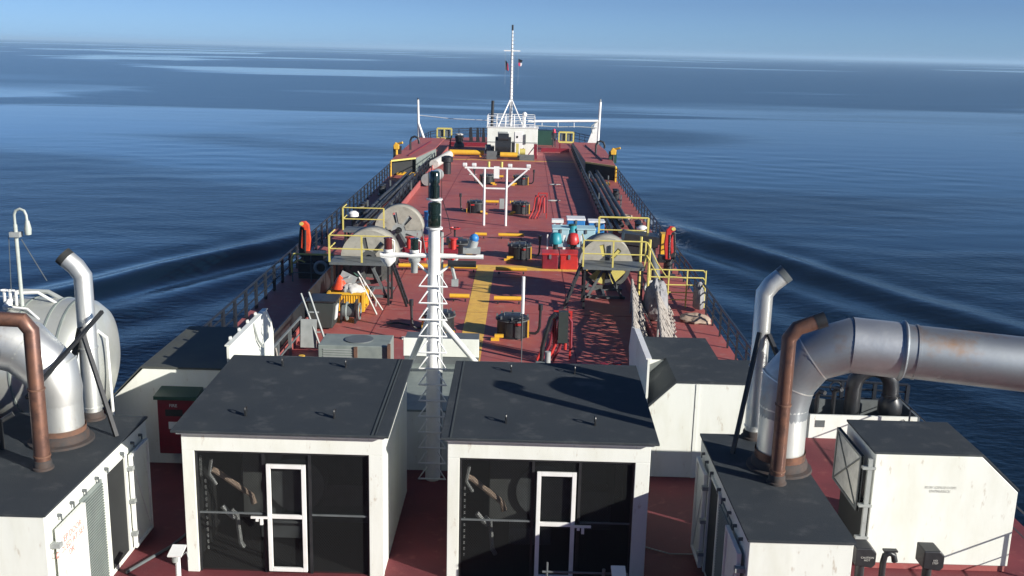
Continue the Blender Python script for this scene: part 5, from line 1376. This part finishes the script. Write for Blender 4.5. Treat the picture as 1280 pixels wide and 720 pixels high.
tag(MB().box(-7.5, -3.6, 101.5, 101.7, 0, .35).build('spurling_plate', 'darkred', loc=(-5.5, 101.6, 0)), 'low dark red breakwater plate at the left of the bow', 'plate')
tag(MB().box(1.6, 4.3, 97.6, 97.8, 0, .35).build('spurling_plate', 'darkred', loc=(3, 97.7, 0)), 'low dark red breakwater plate at the right of the bow', 'plate')

# ------------------------------------------------------------------ crew member
px_, py_ = 2.95, 102.5
r = thing('person', 'crew member in dark clothes and a pink-red hood standing on the bow', 'person', (px_, py_, 0))
vs = [(0, 0, .95), (0, .02, 1.2), (0, .02, 1.42), (0, .02, 1.52), (0, 0, 1.66),
      (-.19, .02, 1.42), (-.26, .05, 1.15), (-.22, -.12, .95), (.19, .02, 1.42), (.27, .04, 1.15), (.24, -.1, .92),
      (-.1, 0, .9), (-.12, .0, .5), (-.13, .04, .08), (-.14, -.12, .04), (.1, 0, .9), (.12, -.02, .5), (.14, .04, .08), (.15, -.12, .04)]
ed = [(0, 1), (1, 2), (2, 3), (3, 4), (2, 5), (5, 6), (6, 7), (2, 8), (8, 9), (9, 10), (0, 11), (11, 12), (12, 13), (13, 14), (0, 15), (15, 16), (16, 17), (17, 18)]
rad = [.16, .15, .16, .07, .1, .08, .06, .045, .08, .06, .045, .1, .075, .055, .045, .1, .075, .055, .045]
me = bpy.data.meshes.new('body'); me.from_pydata(vs, ed, []); me.materials.append(MT['darkcloth'])
bo = bpy.data.objects.new('body', me); COL.objects.link(bo); bo.parent = r; bo['_o'] = [px_, py_, 0]
sk = bo.modifiers.new('skin', 'SKIN')
for i, sv in enumerate(me.skin_vertices[0].data):
    sv.radius = (rad[i], rad[i]*.8); sv.use_root = (i == 0)
ss = bo.modifiers.new('sub', 'SUBSURF'); ss.levels = 1; ss.render_levels = 2
fc = MB().sphere((px_, py_-.02, 1.66), .115, 12, (.9, 1, 1.15)).tube([(px_, py_-.12, 1.69), (px_, py_-.15, 1.64)], .014, 6).build('face', 'skin', r)
MB().sphere((px_-.04, py_-.118, 1.69), .013, 6).build('eye', 'void', fc); MB().sphere((px_+.04, py_-.118, 1.69), .013, 6).build('eye', 'void', fc)
MB().box(px_-.03, px_+.03, py_-.131, py_-.12, 1.6, 1.612).build('mouth', 'darkred', fc)
MB().sphere((px_, py_+.02, 1.68), .15, 12, (1, 1, 1.1)).sphere((px_+.02, py_, 1.5), .17, 10, (1.1, .9, .6)).build('hood', 'pink', r)
def hand(x, y, z, s):
    k = MB().sphere((x, y, z), .04, 8, (.6, 1, 1.1))
    for i in range(4): k.tube([(x, y-.025+i*.017, z-.02), (x, y-.03+i*.018, z-.065), (x+s*.012, y-.035+i*.018, z-.1+.006*abs(i-1.5))], .009, 5)
    k.tube([(x, y-.03, z), (x+s*.012, y-.06, z-.03), (x+s*.018, y-.065, z-.055)], .011, 5)
    return k.build('hand', 'skin', r)
hand(px_-.22, py_-.14, .89, 1); hand(px_+.24, py_-.12, .86, -1)

for o in list(bpy.data.objects):
    if '_o' in o.keys(): del o['_o']
